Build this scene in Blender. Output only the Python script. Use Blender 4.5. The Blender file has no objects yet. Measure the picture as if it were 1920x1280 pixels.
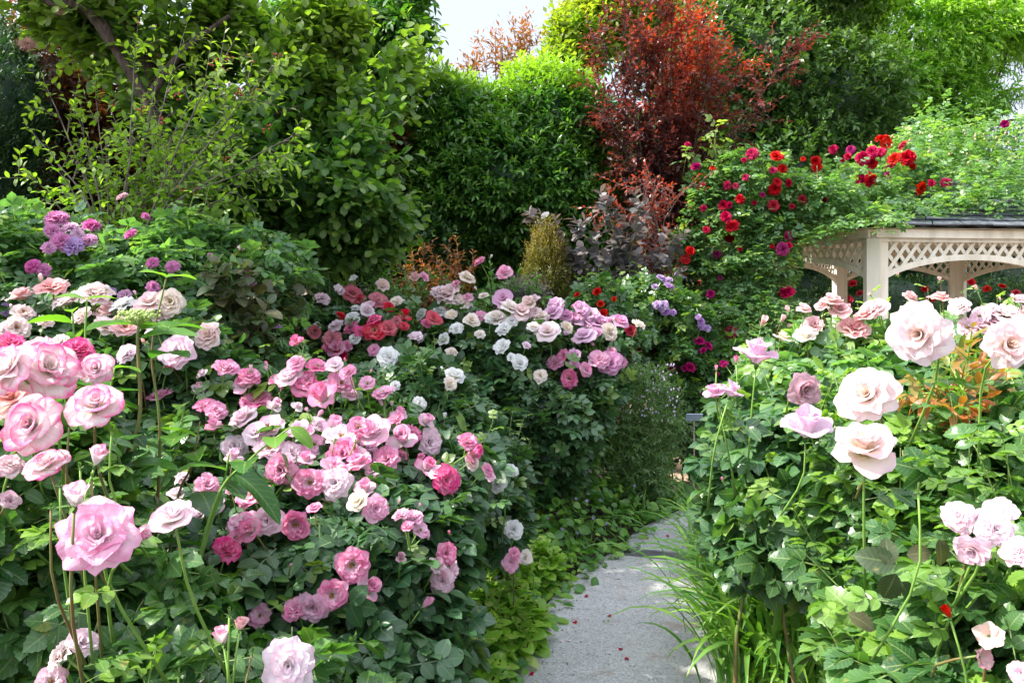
import bpy, math, random
import numpy as np
from mathutils import Matrix, Vector, Euler

# ------------------------------------------------------------------ camera, sky, sun, exposure
FPX, CX, HZ, CAMH = 1500.0, 960.0, 540.0, 1.5      # focal length in photo pixels, horizon row, eye height
sc = bpy.context.scene
COL = sc.collection
cam_d = bpy.data.cameras.new('camera')
cam_d.sensor_width = 36.0
cam_d.lens = 36.0 * FPX / 1920.0
cam_d.shift_y = -(640.0 - HZ) / 1920.0
cam_d.clip_start = 0.05
cam_d.clip_end = 600
cam = bpy.data.objects.new('camera', cam_d)
COL.objects.link(cam)
cam.location = (0, 0, CAMH)
cam.rotation_euler = (math.radians(90), 0, 0)
sc.camera = cam

SUN_EL, SUN_AZ = math.radians(49), math.radians(-97)  # azimuth measured from +Y (ahead) towards +X (right)
to_sun = Vector((math.sin(SUN_AZ) * math.cos(SUN_EL), math.cos(SUN_AZ) * math.cos(SUN_EL), math.sin(SUN_EL)))
world = bpy.data.worlds.new('World')
sc.world = world
world.use_nodes = True
wn, wl = world.node_tree.nodes, world.node_tree.links
wn.clear()
w_out = wn.new('ShaderNodeOutputWorld')
w_bg = wn.new('ShaderNodeBackground')
w_sky = wn.new('ShaderNodeTexSky')
w_sky.sky_type = 'NISHITA'
w_sky.sun_disc = False
w_sky.sun_elevation = SUN_EL
w_sky.sun_rotation = SUN_AZ
w_sky.air_density = 1.0
w_sky.dust_density = 2.5
w_bg.inputs['Strength'].default_value = 0.15
# thin bright cloud veil over the blue
w_tc = wn.new('ShaderNodeTexCoord')
w_no = wn.new('ShaderNodeTexNoise')
w_no.inputs['Scale'].default_value = 2.2
w_no.inputs['Detail'].default_value = 6
w_rp = wn.new('ShaderNodeMapRange')
w_rp.inputs[1].default_value = 0.3
w_rp.inputs[2].default_value = 0.6
w_rp.inputs[3].default_value = 0.55
w_rp.inputs[4].default_value = 0.9
w_mx = wn.new('ShaderNodeMixRGB')
w_mx.inputs[2].default_value = (3.1, 3.3, 3.7, 1)
wl.new(w_tc.outputs['Generated'], w_no.inputs['Vector'])
wl.new(w_no.outputs['Fac'], w_rp.inputs[0])
wl.new(w_rp.outputs[0], w_mx.inputs[0])
wl.new(w_sky.outputs['Color'], w_mx.inputs[1])
# the veil glows towards the sun and overhead
w_dt = wn.new('ShaderNodeVectorMath'); w_dt.operation = 'DOT_PRODUCT'
w_dt.inputs[1].default_value = tuple((to_sun + Vector((0, -.35, .55))).normalized())
wl.new(w_tc.outputs['Generated'], w_dt.inputs[0])
w_gl = wn.new('ShaderNodeMapRange')
w_gl.inputs[1].default_value = .1; w_gl.inputs[2].default_value = 1.0; w_gl.inputs[3].default_value = 1.0; w_gl.inputs[4].default_value = 3.0
wl.new(w_dt.outputs['Value'], w_gl.inputs[0])
w_vm = wn.new('ShaderNodeVectorMath'); w_vm.operation = 'SCALE'
wl.new(w_mx.outputs[0], w_vm.inputs[0]); wl.new(w_gl.outputs[0], w_vm.inputs['Scale'])
wl.new(w_vm.outputs[0], w_bg.inputs['Color'])
wl.new(w_bg.outputs[0], w_out.inputs['Surface'])

sun_d = bpy.data.lights.new('sun', 'SUN')
sun_d.energy = 5.0
sun_d.angle = math.radians(0.6)
sun_d.color = (1.0, 0.95, 0.86)
sun = bpy.data.objects.new('sun', sun_d)
COL.objects.link(sun)
sun.rotation_euler = to_sun.to_track_quat('Z', 'Y').to_euler()

sc.view_settings.view_transform = 'Standard'
sc.view_settings.look = 'None'
sc.view_settings.gamma = 1
sc.view_settings.exposure = 1.16
sc.cycles.max_bounces = 8
sc.cycles.diffuse_bounces = 3
sc.cycles.glossy_bounces = 2
sc.cycles.transmission_bounces = 4
sc.cycles.use_denoising = True

# ------------------------------------------------------------------ helpers
RNG = np.random.default_rng(7)

def at(px, py, Y):
    return np.array([(px - CX) / FPX * Y, Y, CAMH - (py - HZ) / FPX * Y])

def ground_at(px, py, z=0.0):
    Y = (CAMH - z) * FPX / (py - HZ)
    return np.array([(px - CX) / FPX * Y, Y, z])

def proj(p):
    p = np.asarray(p)
    Y = np.maximum(p[..., 1], 0.05)
    return CX + p[..., 0] / Y * FPX, HZ - (p[..., 2] - CAMH) / Y * FPX

def nrm(a):
    return a / np.maximum(np.linalg.norm(a, axis=-1, keepdims=True), 1e-9)

def rand_dirs(n):
    return nrm(RNG.normal(size=(n, 3)))

def frames(d, n):
    """columns x, y=d, z~n for N leaves"""
    y = nrm(d)
    x = np.cross(y, n)
    bad = np.linalg.norm(x, axis=1) < 1e-4
    x[bad] = np.cross(y[bad], np.array([1.0, .3, .1]))
    x = nrm(x)
    z = np.cross(x, y)
    return np.stack([x, y, z], axis=2)

def wave(p, k, seed=0, n=6):
    r = np.random.default_rng(seed)
    out = 0
    for i in range(n):
        v = r.normal(size=3) * k
        out = out + np.sin(p @ v + r.uniform(0, 6.28))
    return out / n * 1.6

class Tmpl:
    """leaf template: verts, faces as loops+totals, attr rows (u, v)"""
    def __init__(s, v, faces, uv):
        s.v = np.asarray(v, float)
        s.loops = np.array([i for f in faces for i in f], int)
        s.tot = np.array([len(f) for f in faces], int)
        s.uv = np.asarray(uv, float)

def join(ts):
    v, l, t, uv = [], [], [], []
    off = 0
    for x in ts:
        v.append(x.v); l.append(x.loops + off); t.append(x.tot); uv.append(x.uv)
        off += len(x.v)
    r = Tmpl.__new__(Tmpl)
    r.v, r.loops, r.tot, r.uv = np.concatenate(v), np.concatenate(l), np.concatenate(t), np.concatenate(uv)
    return r

def xform(t, M, off, s):
    r = Tmpl.__new__(Tmpl)
    r.v = (t.v * s) @ np.asarray(M).T + off
    r.loops, r.tot, r.uv = t.loops, t.tot, t.uv
    return r

def leaf(n=4, width=.5, peak=.42, fold=.25, arch=.18, serr=0.0, tip=1.0, twist=0.0, wave_=0.0):
    """unit length leaf along +Y, folded along the midrib, n stations"""
    v, uv, faces = [(0, 0, 0)], [(0, 0)], []
    rows = []
    for i in range(1, n):
        t = i / n
        a = (t / peak) if t < peak else 1 - ((t - peak) / (1 - peak)) ** (1.35 * tip)
        w = width * .5 * (math.sin(min(a, 1) * math.pi / 2) ** .8)
        if serr and i % 2: w *= 1 + serr
        z0 = -arch * t * t
        idx = len(v)
        wv = wave_ * math.sin(t * 9)
        v += [(-w, t - (serr * .12 if serr and i % 2 == 0 else 0), z0 + w * fold + wv), (0, t, z0), (w, t - (serr * .12 if serr and i % 2 == 0 else 0), z0 + w * fold - wv)]
        uv += [(-1, t), (0, t), (1, t)]
        rows.append(idx)
    e = len(v)
    v.append((0, 1, -arch)); uv.append((0, 1))
    a = rows[0]
    faces += [(0, a + 1, a), (0, a + 2, a + 1)]
    for a, b in zip(rows[:-1], rows[1:]):
        faces += [(a, a + 1, b + 1, b), (a + 1, a + 2, b + 2, b + 1)]
    a = rows[-1]
    faces += [(a, a + 1, e), (a + 1, a + 2, e)]
    return Tmpl(v, faces, uv)

def rot_z(a):
    c, s = math.cos(a), math.sin(a)
    return np.array([[c, -s, 0], [s, c, 0], [0, 0, 1.0]])

def rot_x(a):
    c, s = math.cos(a), math.sin(a)
    return np.array([[1.0, 0, 0], [0, c, -s], [0, s, c]])

def compound(lf, pairs=2, ls=.42, seed=0):
    """rose leaf of unit length: leaflet pairs along a rachis and one at the tip"""
    r = random.Random(seed)
    parts = []
    w = .012
    rv = [(-w, 0, 0), (w, 0, 0), (w, .62, -.02), (-w, .62, -.02)]
    parts.append(Tmpl(rv, [(0, 1, 2, 3)], [(0, 0), (0, 0), (0, 0), (0, 0)]))
    for k in range(pairs):
        y = .28 + .3 * k / max(pairs - 1, 1) if pairs > 1 else .36
        for s in (-1, 1):
            a = -s * math.radians(62 - 10 * k + r.uniform(-8, 8))
            M = rot_z(a) @ rot_x(r.uniform(-.25, .2))
            parts.append(xform(lf, M, np.array([0, y, 0]), ls * (.8 + .2 * k)))
    parts.append(xform(lf, rot_z(r.uniform(-.1, .1)) @ rot_x(-.12), np.array([0, .6, -.02]), ls * 1.08))
    return join(parts)

class Mesh:
    """numpy mesh accumulator with one 4-float attribute"""
    def __init__(s):
        s.v, s.l, s.t, s.a, s.m = [], [], [], [], []
        s.off = 0
    def add(s, v, loops, tot, attr=None, mat=0):
        v = np.asarray(v, float)
        if len(v) == 0: return
        s.v.append(v); s.l.append(np.asarray(loops, int) + s.off); s.t.append(np.asarray(tot, int))
        if attr is None: attr = np.zeros((len(v), 4))
        s.a.append(attr); s.off += len(v)
        s.m.append(np.full(len(tot), mat, int))
    def inst(s, t, p, R, sc_, rnd=None, age=None, mat=0):
        N = len(p)
        if N == 0: return
        V = len(t.v)
        sc_ = np.asarray(sc_, float)
        if sc_.ndim == 1: sc_ = sc_[:, None]
        tv = t.v[None] * sc_[:, None, :] if sc_.shape[1] == 3 else t.v[None] * sc_[:, :, None]
        v = np.einsum('nij,nvj->nvi', R, tv) + p[:, None, :]
        loops = (t.loops[None] + (np.arange(N) * V)[:, None]).ravel()
        tot = np.tile(t.tot, N)
        a = np.zeros((N, V, 4))
        a[:, :, 0:2] = t.uv[None]
        a[:, :, 2] = (RNG.random(N) if rnd is None else rnd)[:, None]
        a[:, :, 3] = (np.zeros(N) if age is None else age)[:, None]
        s.add(v.reshape(-1, 3), loops, tot, a.reshape(-1, 4), mat)
    def tube(s, pts, rad, sides=5, mat=0, cap=True, attr=None):
        pts = np.asarray(pts, float); n = len(pts)
        rad = np.broadcast_to(np.asarray(rad, float), (n,)) if np.ndim(rad) == 0 else np.asarray(rad, float)
        if len(rad) == 2 and n != 2: rad = np.linspace(rad[0], rad[1], n)
        tg = nrm(np.gradient(pts, axis=0))
        ref = np.array([.3, .2, 1.0]) if abs(tg[0][2]) < .9 else np.array([1.0, .1, 0])
        x = nrm(np.cross(tg, ref)); y = np.cross(tg, x)
        an = np.arange(sides) * 2 * math.pi / sides
        v = pts[:, None] + rad[:, None, None] * (np.cos(an)[None, :, None] * x[:, None] + np.sin(an)[None, :, None] * y[:, None])
        i = np.arange(n - 1)[:, None] * sides; j = np.arange(sides)[None]; k = (j + 1) % sides
        q = np.stack([i + j, i + k, i + sides + k, i + sides + j], axis=2).reshape(-1)
        tot = [4] * ((n - 1) * sides)
        loops = list(q)
        if cap:
            loops += list(range((n - 1) * sides, n * sides)); tot = tot + [sides]
            loops += list(range(sides - 1, -1, -1)); tot = tot + [sides]
        a = np.zeros((n * sides, 4))
        if attr is not None: a[:] = attr
        s.add(v.reshape(-1, 3), loops, tot, a, mat)
    def box(s, c, half, axes=None, mat=0):
        c = np.asarray(c, float); h = np.asarray(half, float)
        A = np.eye(3) if axes is None else np.asarray(axes, float)
        o = np.array([(x, y, z) for x in (-1, 1) for y in (-1, 1) for z in (-1, 1)]) * h
        v = o @ A + c
        f = [(0, 1, 3, 2), (4, 6, 7, 5), (0, 4, 5, 1), (2, 3, 7, 6), (0, 2, 6, 4), (1, 5, 7, 3)]
        s.add(v, [i for q in f for i in q], [4] * 6, None, mat)
    def poly(s, pts, z0=None, thick=None, mat=0):
        """prism from a plan outline"""
        n = len(pts); P = np.asarray(pts, float)
        top = np.column_stack([P[:, :2], np.full(n, z0)])
        if thick is None:
            s.add(top, list(range(n)), [n], None, mat); return
        bot = top - [0, 0, thick]
        l = list(range(n)); t = [n]
        for i in range(n):
            j = (i + 1) % n
            l += [i, n + i, n + j, j]; t += [4]
        s.add(np.vstack([top, bot]), l, t, None, mat)
    def ellip(s, c, r, k=8, bump=.12, mat=0, attr=None):
        v, f = [], []
        c = np.asarray(c, float)
        for i in range(k + 1):
            th = math.pi * i / k
            for j in range(2 * k):
                ph = math.pi * j / k
                v.append((math.sin(th) * math.cos(ph), math.sin(th) * math.sin(ph), math.cos(th)))
        v = np.array(v)
        v = v * (1 + bump * wave(v, 4, int(abs(c[0] * 100)) % 97)[:, None]) * r + c
        for i in range(k):
            for j in range(2 * k):
                a, b = i * 2 * k + j, i * 2 * k + (j + 1) % (2 * k)
                f += [a, a + 2 * k, b + 2 * k, b]
        a = np.zeros((len(v), 4))
        if attr is not None: a[:] = attr
        s.add(v, f, [4] * (len(f) // 4), a, mat)
    def data(s, name, mats, attr='leaf', smooth=True):
        me = bpy.data.meshes.new(name)
        V = np.concatenate(s.v); L = np.concatenate(s.l); T = np.concatenate(s.t); A = np.concatenate(s.a)
        me.vertices.add(len(V)); me.vertices.foreach_set('co', V.astype(np.float32).ravel())
        me.loops.add(len(L)); me.loops.foreach_set('vertex_index', L.astype(np.int32))
        me.polygons.add(len(T))
        st = np.concatenate([[0], np.cumsum(T)[:-1]])
        me.polygons.foreach_set('loop_start', st.astype(np.int32))
        me.polygons.foreach_set('loop_total', T.astype(np.int32))
        me.polygons.foreach_set('material_index', np.concatenate(s.m).astype(np.int32))
        me.polygons.foreach_set('use_smooth', np.full(len(T), smooth))
        at_ = me.attributes.new(attr, 'FLOAT_COLOR', 'POINT')
        at_.data.foreach_set('color', A.astype(np.float32).ravel())
        me.update(calc_edges=True)
        me.validate()
        for m in (mats if isinstance(mats, (list, tuple)) else [mats]): me.materials.append(m)
        return me

WM = {}                                              # world matrix of every object placed
def place(o, parent=None, M=None):
    """link o with world matrix M under parent"""
    M = M or Matrix.Identity(4)
    WM[o.name] = M
    COL.objects.link(o)
    if parent is not None:
        o.parent = parent
        o.matrix_parent_inverse = WM[parent.name].inverted()
    o.matrix_basis = M
    WM[o.name] = M
    return o

def thing(name, label, cat, loc, group=None):
    o = bpy.data.objects.new(name, None)
    o.empty_display_size = .1
    o['label'] = label; o['category'] = cat
    if group: o['group'] = group
    return place(o, None, Matrix.Translation(Vector([float(x) for x in loc])))

def part(name, mb, mats, parent, smooth=True, label=None, kind=None):
    me = mb if isinstance(mb, bpy.types.Mesh) else mb.data(name, mats, smooth=smooth)
    o = bpy.data.objects.new(name, me)
    if label: o['label'] = label
    if kind: o['kind'] = kind
    return place(o, parent)

def solo(name, mb, mats, label=None, cat=None, kind=None, group=None, smooth=True):
    me = mb if isinstance(mb, bpy.types.Mesh) else mb.data(name, mats, smooth=smooth)
    o = bpy.data.objects.new(name, me)
    if label: o['label'] = label
    if cat: o['category'] = cat
    if kind: o['kind'] = kind
    if group: o['group'] = group
    return place(o)

def smooth_line(pts, n=10):
    """Catmull-Rom through pts"""
    P = np.asarray(pts, float)
    if len(P) < 3: return np.linspace(P[0], P[-1], n)
    Q = np.vstack([2 * P[0] - P[1], P, 2 * P[-1] - P[-2]])
    out = []
    seg = len(P) - 1
    for t in np.linspace(0, seg - 1e-6, n):
        i = int(t); u = t - i
        a, b, c, d = Q[i], Q[i + 1], Q[i + 2], Q[i + 3]
        out.append(.5 * (2 * b + (c - a) * u + (2 * a - 5 * b + 4 * c - d) * u * u + (3 * b - a - 3 * c + d) * u ** 3))
    return np.array(out)

# ------------------------------------------------------------------ materials
def new_mat(name):
    m = bpy.data.materials.new(name); m.use_nodes = True
    m.node_tree.nodes.clear()
    return m, m.node_tree.nodes, m.node_tree.links

def N(ns, typ, **kw):
    n = ns.new(typ)
    for k, v in kw.items():
        if k.startswith('i_'):
            n.inputs[int(k[2:]) if k[2:].isdigit() else k[2:]].default_value = v
        else: setattr(n, k, v)
    return n

def c4(c): return (c[0], c[1], c[2], 1.0)

def math_(ns, ls, op, a, b=None, clamp=False):
    n = ns.new('ShaderNodeMath'); n.operation = op; n.use_clamp = clamp
    for i, x in enumerate((a, b)):
        if x is None: continue
        if isinstance(x, (int, float)): n.inputs[i].default_value = x
        else: ls.new(x, n.inputs[i])
    return n.outputs[0]

def mixc(ns, ls, f, a, b, typ='MIX'):
    n = ns.new('ShaderNodeMixRGB'); n.blend_type = typ
    for i, x in enumerate((f, a, b)):
        if isinstance(x, (int, float)): n.inputs[i].default_value = x
        elif isinstance(x, tuple): n.inputs[i].default_value = c4(x)
        else: ls.new(x, n.inputs[i])
    return n.outputs[0]

def maprange(ns, ls, x, a, b, c=0.0, d=1.0):
    n = ns.new('ShaderNodeMapRange'); ls.new(x, n.inputs[0])
    for i, v in enumerate((a, b, c, d)): n.inputs[i + 1].default_value = v
    return n.outputs[0]

def leaf_mat(name, dark, light, young=None, rough=.42, trans=.38, spec=.5, vein=.25, mark=None, edge=None, tmul=(1.7, 2.0, .55)):
    m, ns, ls = new_mat(name)
    dark, light = tuple(c * .74 for c in dark), tuple(c * .84 for c in light)
    at_ = N(ns, 'ShaderNodeAttribute', attribute_name='leaf')
    sp = N(ns, 'ShaderNodeSeparateColor'); ls.new(at_.outputs['Color'], sp.inputs[0])
    u, v, rnd, age = sp.outputs[0], sp.outputs[1], sp.outputs[2], at_.outputs['Alpha']
    col = mixc(ns, ls, rnd, dark, light)
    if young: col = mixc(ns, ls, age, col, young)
    geo = N(ns, 'ShaderNodeTexCoord')
    no = N(ns, 'ShaderNodeTexNoise', i_Scale=9.0, i_Detail=3.0); ls.new(geo.outputs['Object'], no.inputs['Vector'])
    col = mixc(ns, ls, maprange(ns, ls, no.outputs['Fac'], .35, .7, 0, .28), col, mixc(ns, ls, 1.0, col, (.55, .6, .5), 'MULTIPLY'))
    ny = N(ns, 'ShaderNodeTexNoise', i_Scale=38.0, i_Detail=3.0); ls.new(geo.outputs['Object'], ny.inputs['Vector'])
    col = mixc(ns, ls, maprange(ns, ls, ny.outputs['Fac'], .66, .74, 0, .55), col, (.30, .26, .06))
    au = math_(ns, ls, 'ABSOLUTE', u)
    if edge:
        col = mixc(ns, ls, maprange(ns, ls, au, .75, 1.0), col, edge)
    if vein:
        f = maprange(ns, ls, au, .0, .09, vein, 0)
        col = mixc(ns, ls, f, col, (.35, .42, .16))
        # side veins
        s = math_(ns, ls, 'SINE', math_(ns, ls, 'MULTIPLY', math_(ns, ls, 'SUBTRACT', v, math_(ns, ls, 'MULTIPLY', au, .22)), 50.0))
        sv = maprange(ns, ls, s, .75, 1.0, 0, vein * .45)
        col = mixc(ns, ls, sv, col, (.25, .34, .12))
    if mark:
        d = math_(ns, ls, 'ABSOLUTE', math_(ns, ls, 'SUBTRACT', math_(ns, ls, 'ADD', v, math_(ns, ls, 'MULTIPLY', au, .25)), .5))
        f = math_(ns, ls, 'MULTIPLY', maprange(ns, ls, d, .05, .075, 1, 0), maprange(ns, ls, au, .7, .85, 1, 0))
        n2 = N(ns, 'ShaderNodeTexNoise', i_Scale=60.0, i_Detail=1.0); ls.new(geo.outputs['Object'], n2.inputs['Vector'])
        f = math_(ns, ls, 'MULTIPLY', f, maprange(ns, ls, n2.outputs['Fac'], .42, .52))
        col = mixc(ns, ls, f, col, mark)
        n3 = N(ns, 'ShaderNodeTexNoise', i_Scale=28.0, i_Detail=2.0); ls.new(geo.outputs['Object'], n3.inputs['Vector'])
        col = mixc(ns, ls, maprange(ns, ls, n3.outputs['Fac'], .56, .62, 0, .8), col, (.42, .46, .16))
    p = N(ns, 'ShaderNodeBsdfPrincipled', i_Roughness=rough)
    p.inputs['Specular IOR Level'].default_value = spec
    ls.new(col, p.inputs['Base Color'])
    bn = N(ns, 'ShaderNodeBump', i_Strength=.35, i_Distance=.003)
    nb = N(ns, 'ShaderNodeTexNoise', i_Scale=70.0, i_Detail=2.0); ls.new(geo.outputs['Object'], nb.inputs['Vector'])
    ls.new(nb.outputs['Fac'], bn.inputs['Height']); ls.new(bn.outputs[0], p.inputs['Normal'])
    t = N(ns, 'ShaderNodeBsdfTranslucent')
    ls.new(mixc(ns, ls, 1.0, col, tmul, 'MULTIPLY'), t.inputs['Color'])
    mx = N(ns, 'ShaderNodeMixShader', i_0=trans); ls.new(p.outputs[0], mx.inputs[1]); ls.new(t.outputs[0], mx.inputs[2])
    o = N(ns, 'ShaderNodeOutputMaterial'); ls.new(mx.outputs[0], o.inputs[0])
    return m

def petal_mat(name, base, mid, edge, e0=.55, e1=1.0, trans=.5, inner=None, streak=.3, sat=.66, sheen=.1):
    """attribute: r = distance to the rim (1 at the rim), g = across, b = layer (0 heart, 1 outermost), a = random"""
    m, ns, ls = new_mat(name)
    at_ = N(ns, 'ShaderNodeAttribute', attribute_name='leaf')
    sp = N(ns, 'ShaderNodeSeparateColor'); ls.new(at_.outputs['Color'], sp.inputs[0])
    rim, u, lay, rnd = sp.outputs[0], sp.outputs[1], sp.outputs[2], at_.outputs['Alpha']
    oi = N(ns, 'ShaderNodeObjectInfo')
    tc = N(ns, 'ShaderNodeTexCoord')
    no = N(ns, 'ShaderNodeTexNoise', i_Scale=5.0, i_Detail=3.0); ls.new(tc.outputs['Object'], no.inputs['Vector'])
    r2 = math_(ns, ls, 'ADD', rim, math_(ns, ls, 'MULTIPLY', math_(ns, ls, 'SUBTRACT', no.outputs['Fac'], .5), streak * 1.6))
    r2 = math_(ns, ls, 'ADD', r2, math_(ns, ls, 'MULTIPLY', math_(ns, ls, 'SUBTRACT', rnd, .5), .25))
    col = mixc(ns, ls, maprange(ns, ls, rim, .05, .4), base, mid)
    col = mixc(ns, ls, maprange(ns, ls, r2, e0, e1), col, edge)
    if inner: col = mixc(ns, ls, maprange(ns, ls, lay, .35, .0, 0, .7), col, inner)
    cx = N(ns, 'ShaderNodeCombineXYZ')
    ls.new(math_(ns, ls, 'MULTIPLY', u, 26.0), cx.inputs[0]); ls.new(math_(ns, ls, 'MULTIPLY', rim, 2.5), cx.inputs[1]); ls.new(math_(ns, ls, 'ADD', math_(ns, ls, 'MULTIPLY', rnd, 40.0), lay), cx.inputs[2])
    vn = N(ns, 'ShaderNodeTexNoise', i_Scale=1.0, i_Detail=2.0); ls.new(cx.outputs[0], vn.inputs['Vector'])
    col = mixc(ns, ls, maprange(ns, ls, vn.outputs['Fac'], .42, .78, 0, .26), col, edge)
    hs = N(ns, 'ShaderNodeHueSaturation')
    ls.new(maprange(ns, ls, oi.outputs['Random'], 0, 1, sat, 1.16), hs.inputs['Saturation'])
    ls.new(maprange(ns, ls, oi.outputs['Random'], 0, 1, .47, .51) if False else maprange(ns, ls, oi.outputs['Random'], 0, 1, .492, .508), hs.inputs['Hue'])
    ls.new(col, hs.inputs['Color'])
    col = hs.outputs[0]
    p = N(ns, 'ShaderNodeBsdfPrincipled', i_Roughness=.55)
    p.inputs['Specular IOR Level'].default_value = .25
    p.inputs['Sheen Weight'].default_value = sheen
    ls.new(col, p.inputs['Base Color'])
    bn = N(ns, 'ShaderNodeBump', i_Strength=.25, i_Distance=.01)
    wv = N(ns, 'ShaderNodeTexNoise', i_Scale=14.0, i_Detail=3.0); ls.new(tc.outputs['Object'], wv.inputs['Vector'])
    ls.new(math_(ns, ls, 'ADD', wv.outputs['Fac'], math_(ns, ls, 'MULTIPLY', vn.outputs['Fac'], .6)), bn.inputs['Height']); ls.new(bn.outputs[0], p.inputs['Normal'])
    t = N(ns, 'ShaderNodeBsdfTranslucent'); ls.new(col, t.inputs['Color'])
    mx = N(ns, 'ShaderNodeMixShader', i_0=trans); ls.new(p.outputs[0], mx.inputs[1]); ls.new(t.outputs[0], mx.inputs[2])
    o = N(ns, 'ShaderNodeOutputMaterial'); ls.new(mx.outputs[0], o.inputs[0])
    return m

def plain_mat(name, a, b, scale=8.0, rough=.7, spec=.3, bump=.4, bdist=.01, detail=6.0, lo=.35, hi=.65, c=None, cs=90.0, stretch=None):
    m, ns, ls = new_mat(name)
    tc = N(ns, 'ShaderNodeTexCoord')
    vec = tc.outputs['Object']
    if stretch:
        mp = N(ns, 'ShaderNodeMapping'); mp.inputs['Scale'].default_value = stretch
        ls.new(vec, mp.inputs[0]); vec = mp.outputs[0]
    no = N(ns, 'ShaderNodeTexNoise', i_Scale=scale, i_Detail=detail); ls.new(vec, no.inputs['Vector'])
    col = mixc(ns, ls, maprange(ns, ls, no.outputs['Fac'], lo, hi), a, b)
    h = no.outputs['Fac']
    if c:
        n2 = N(ns, 'ShaderNodeTexNoise', i_Scale=cs, i_Detail=2.0); ls.new(vec, n2.inputs['Vector'])
        col = mixc(ns, ls, maprange(ns, ls, n2.outputs['Fac'], .54, .66), col, c)
        h = n2.outputs['Fac']
    p = N(ns, 'ShaderNodeBsdfPrincipled', i_Roughness=rough)
    p.inputs['Specular IOR Level'].default_value = spec
    ls.new(col, p.inputs['Base Color'])
    bn = N(ns, 'ShaderNodeBump', i_Strength=bump, i_Distance=bdist)
    ls.new(h, bn.inputs['Height']); ls.new(bn.outputs[0], p.inputs['Normal'])
    o = N(ns, 'ShaderNodeOutputMaterial'); ls.new(p.outputs[0], o.inputs[0])
    return m

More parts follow.
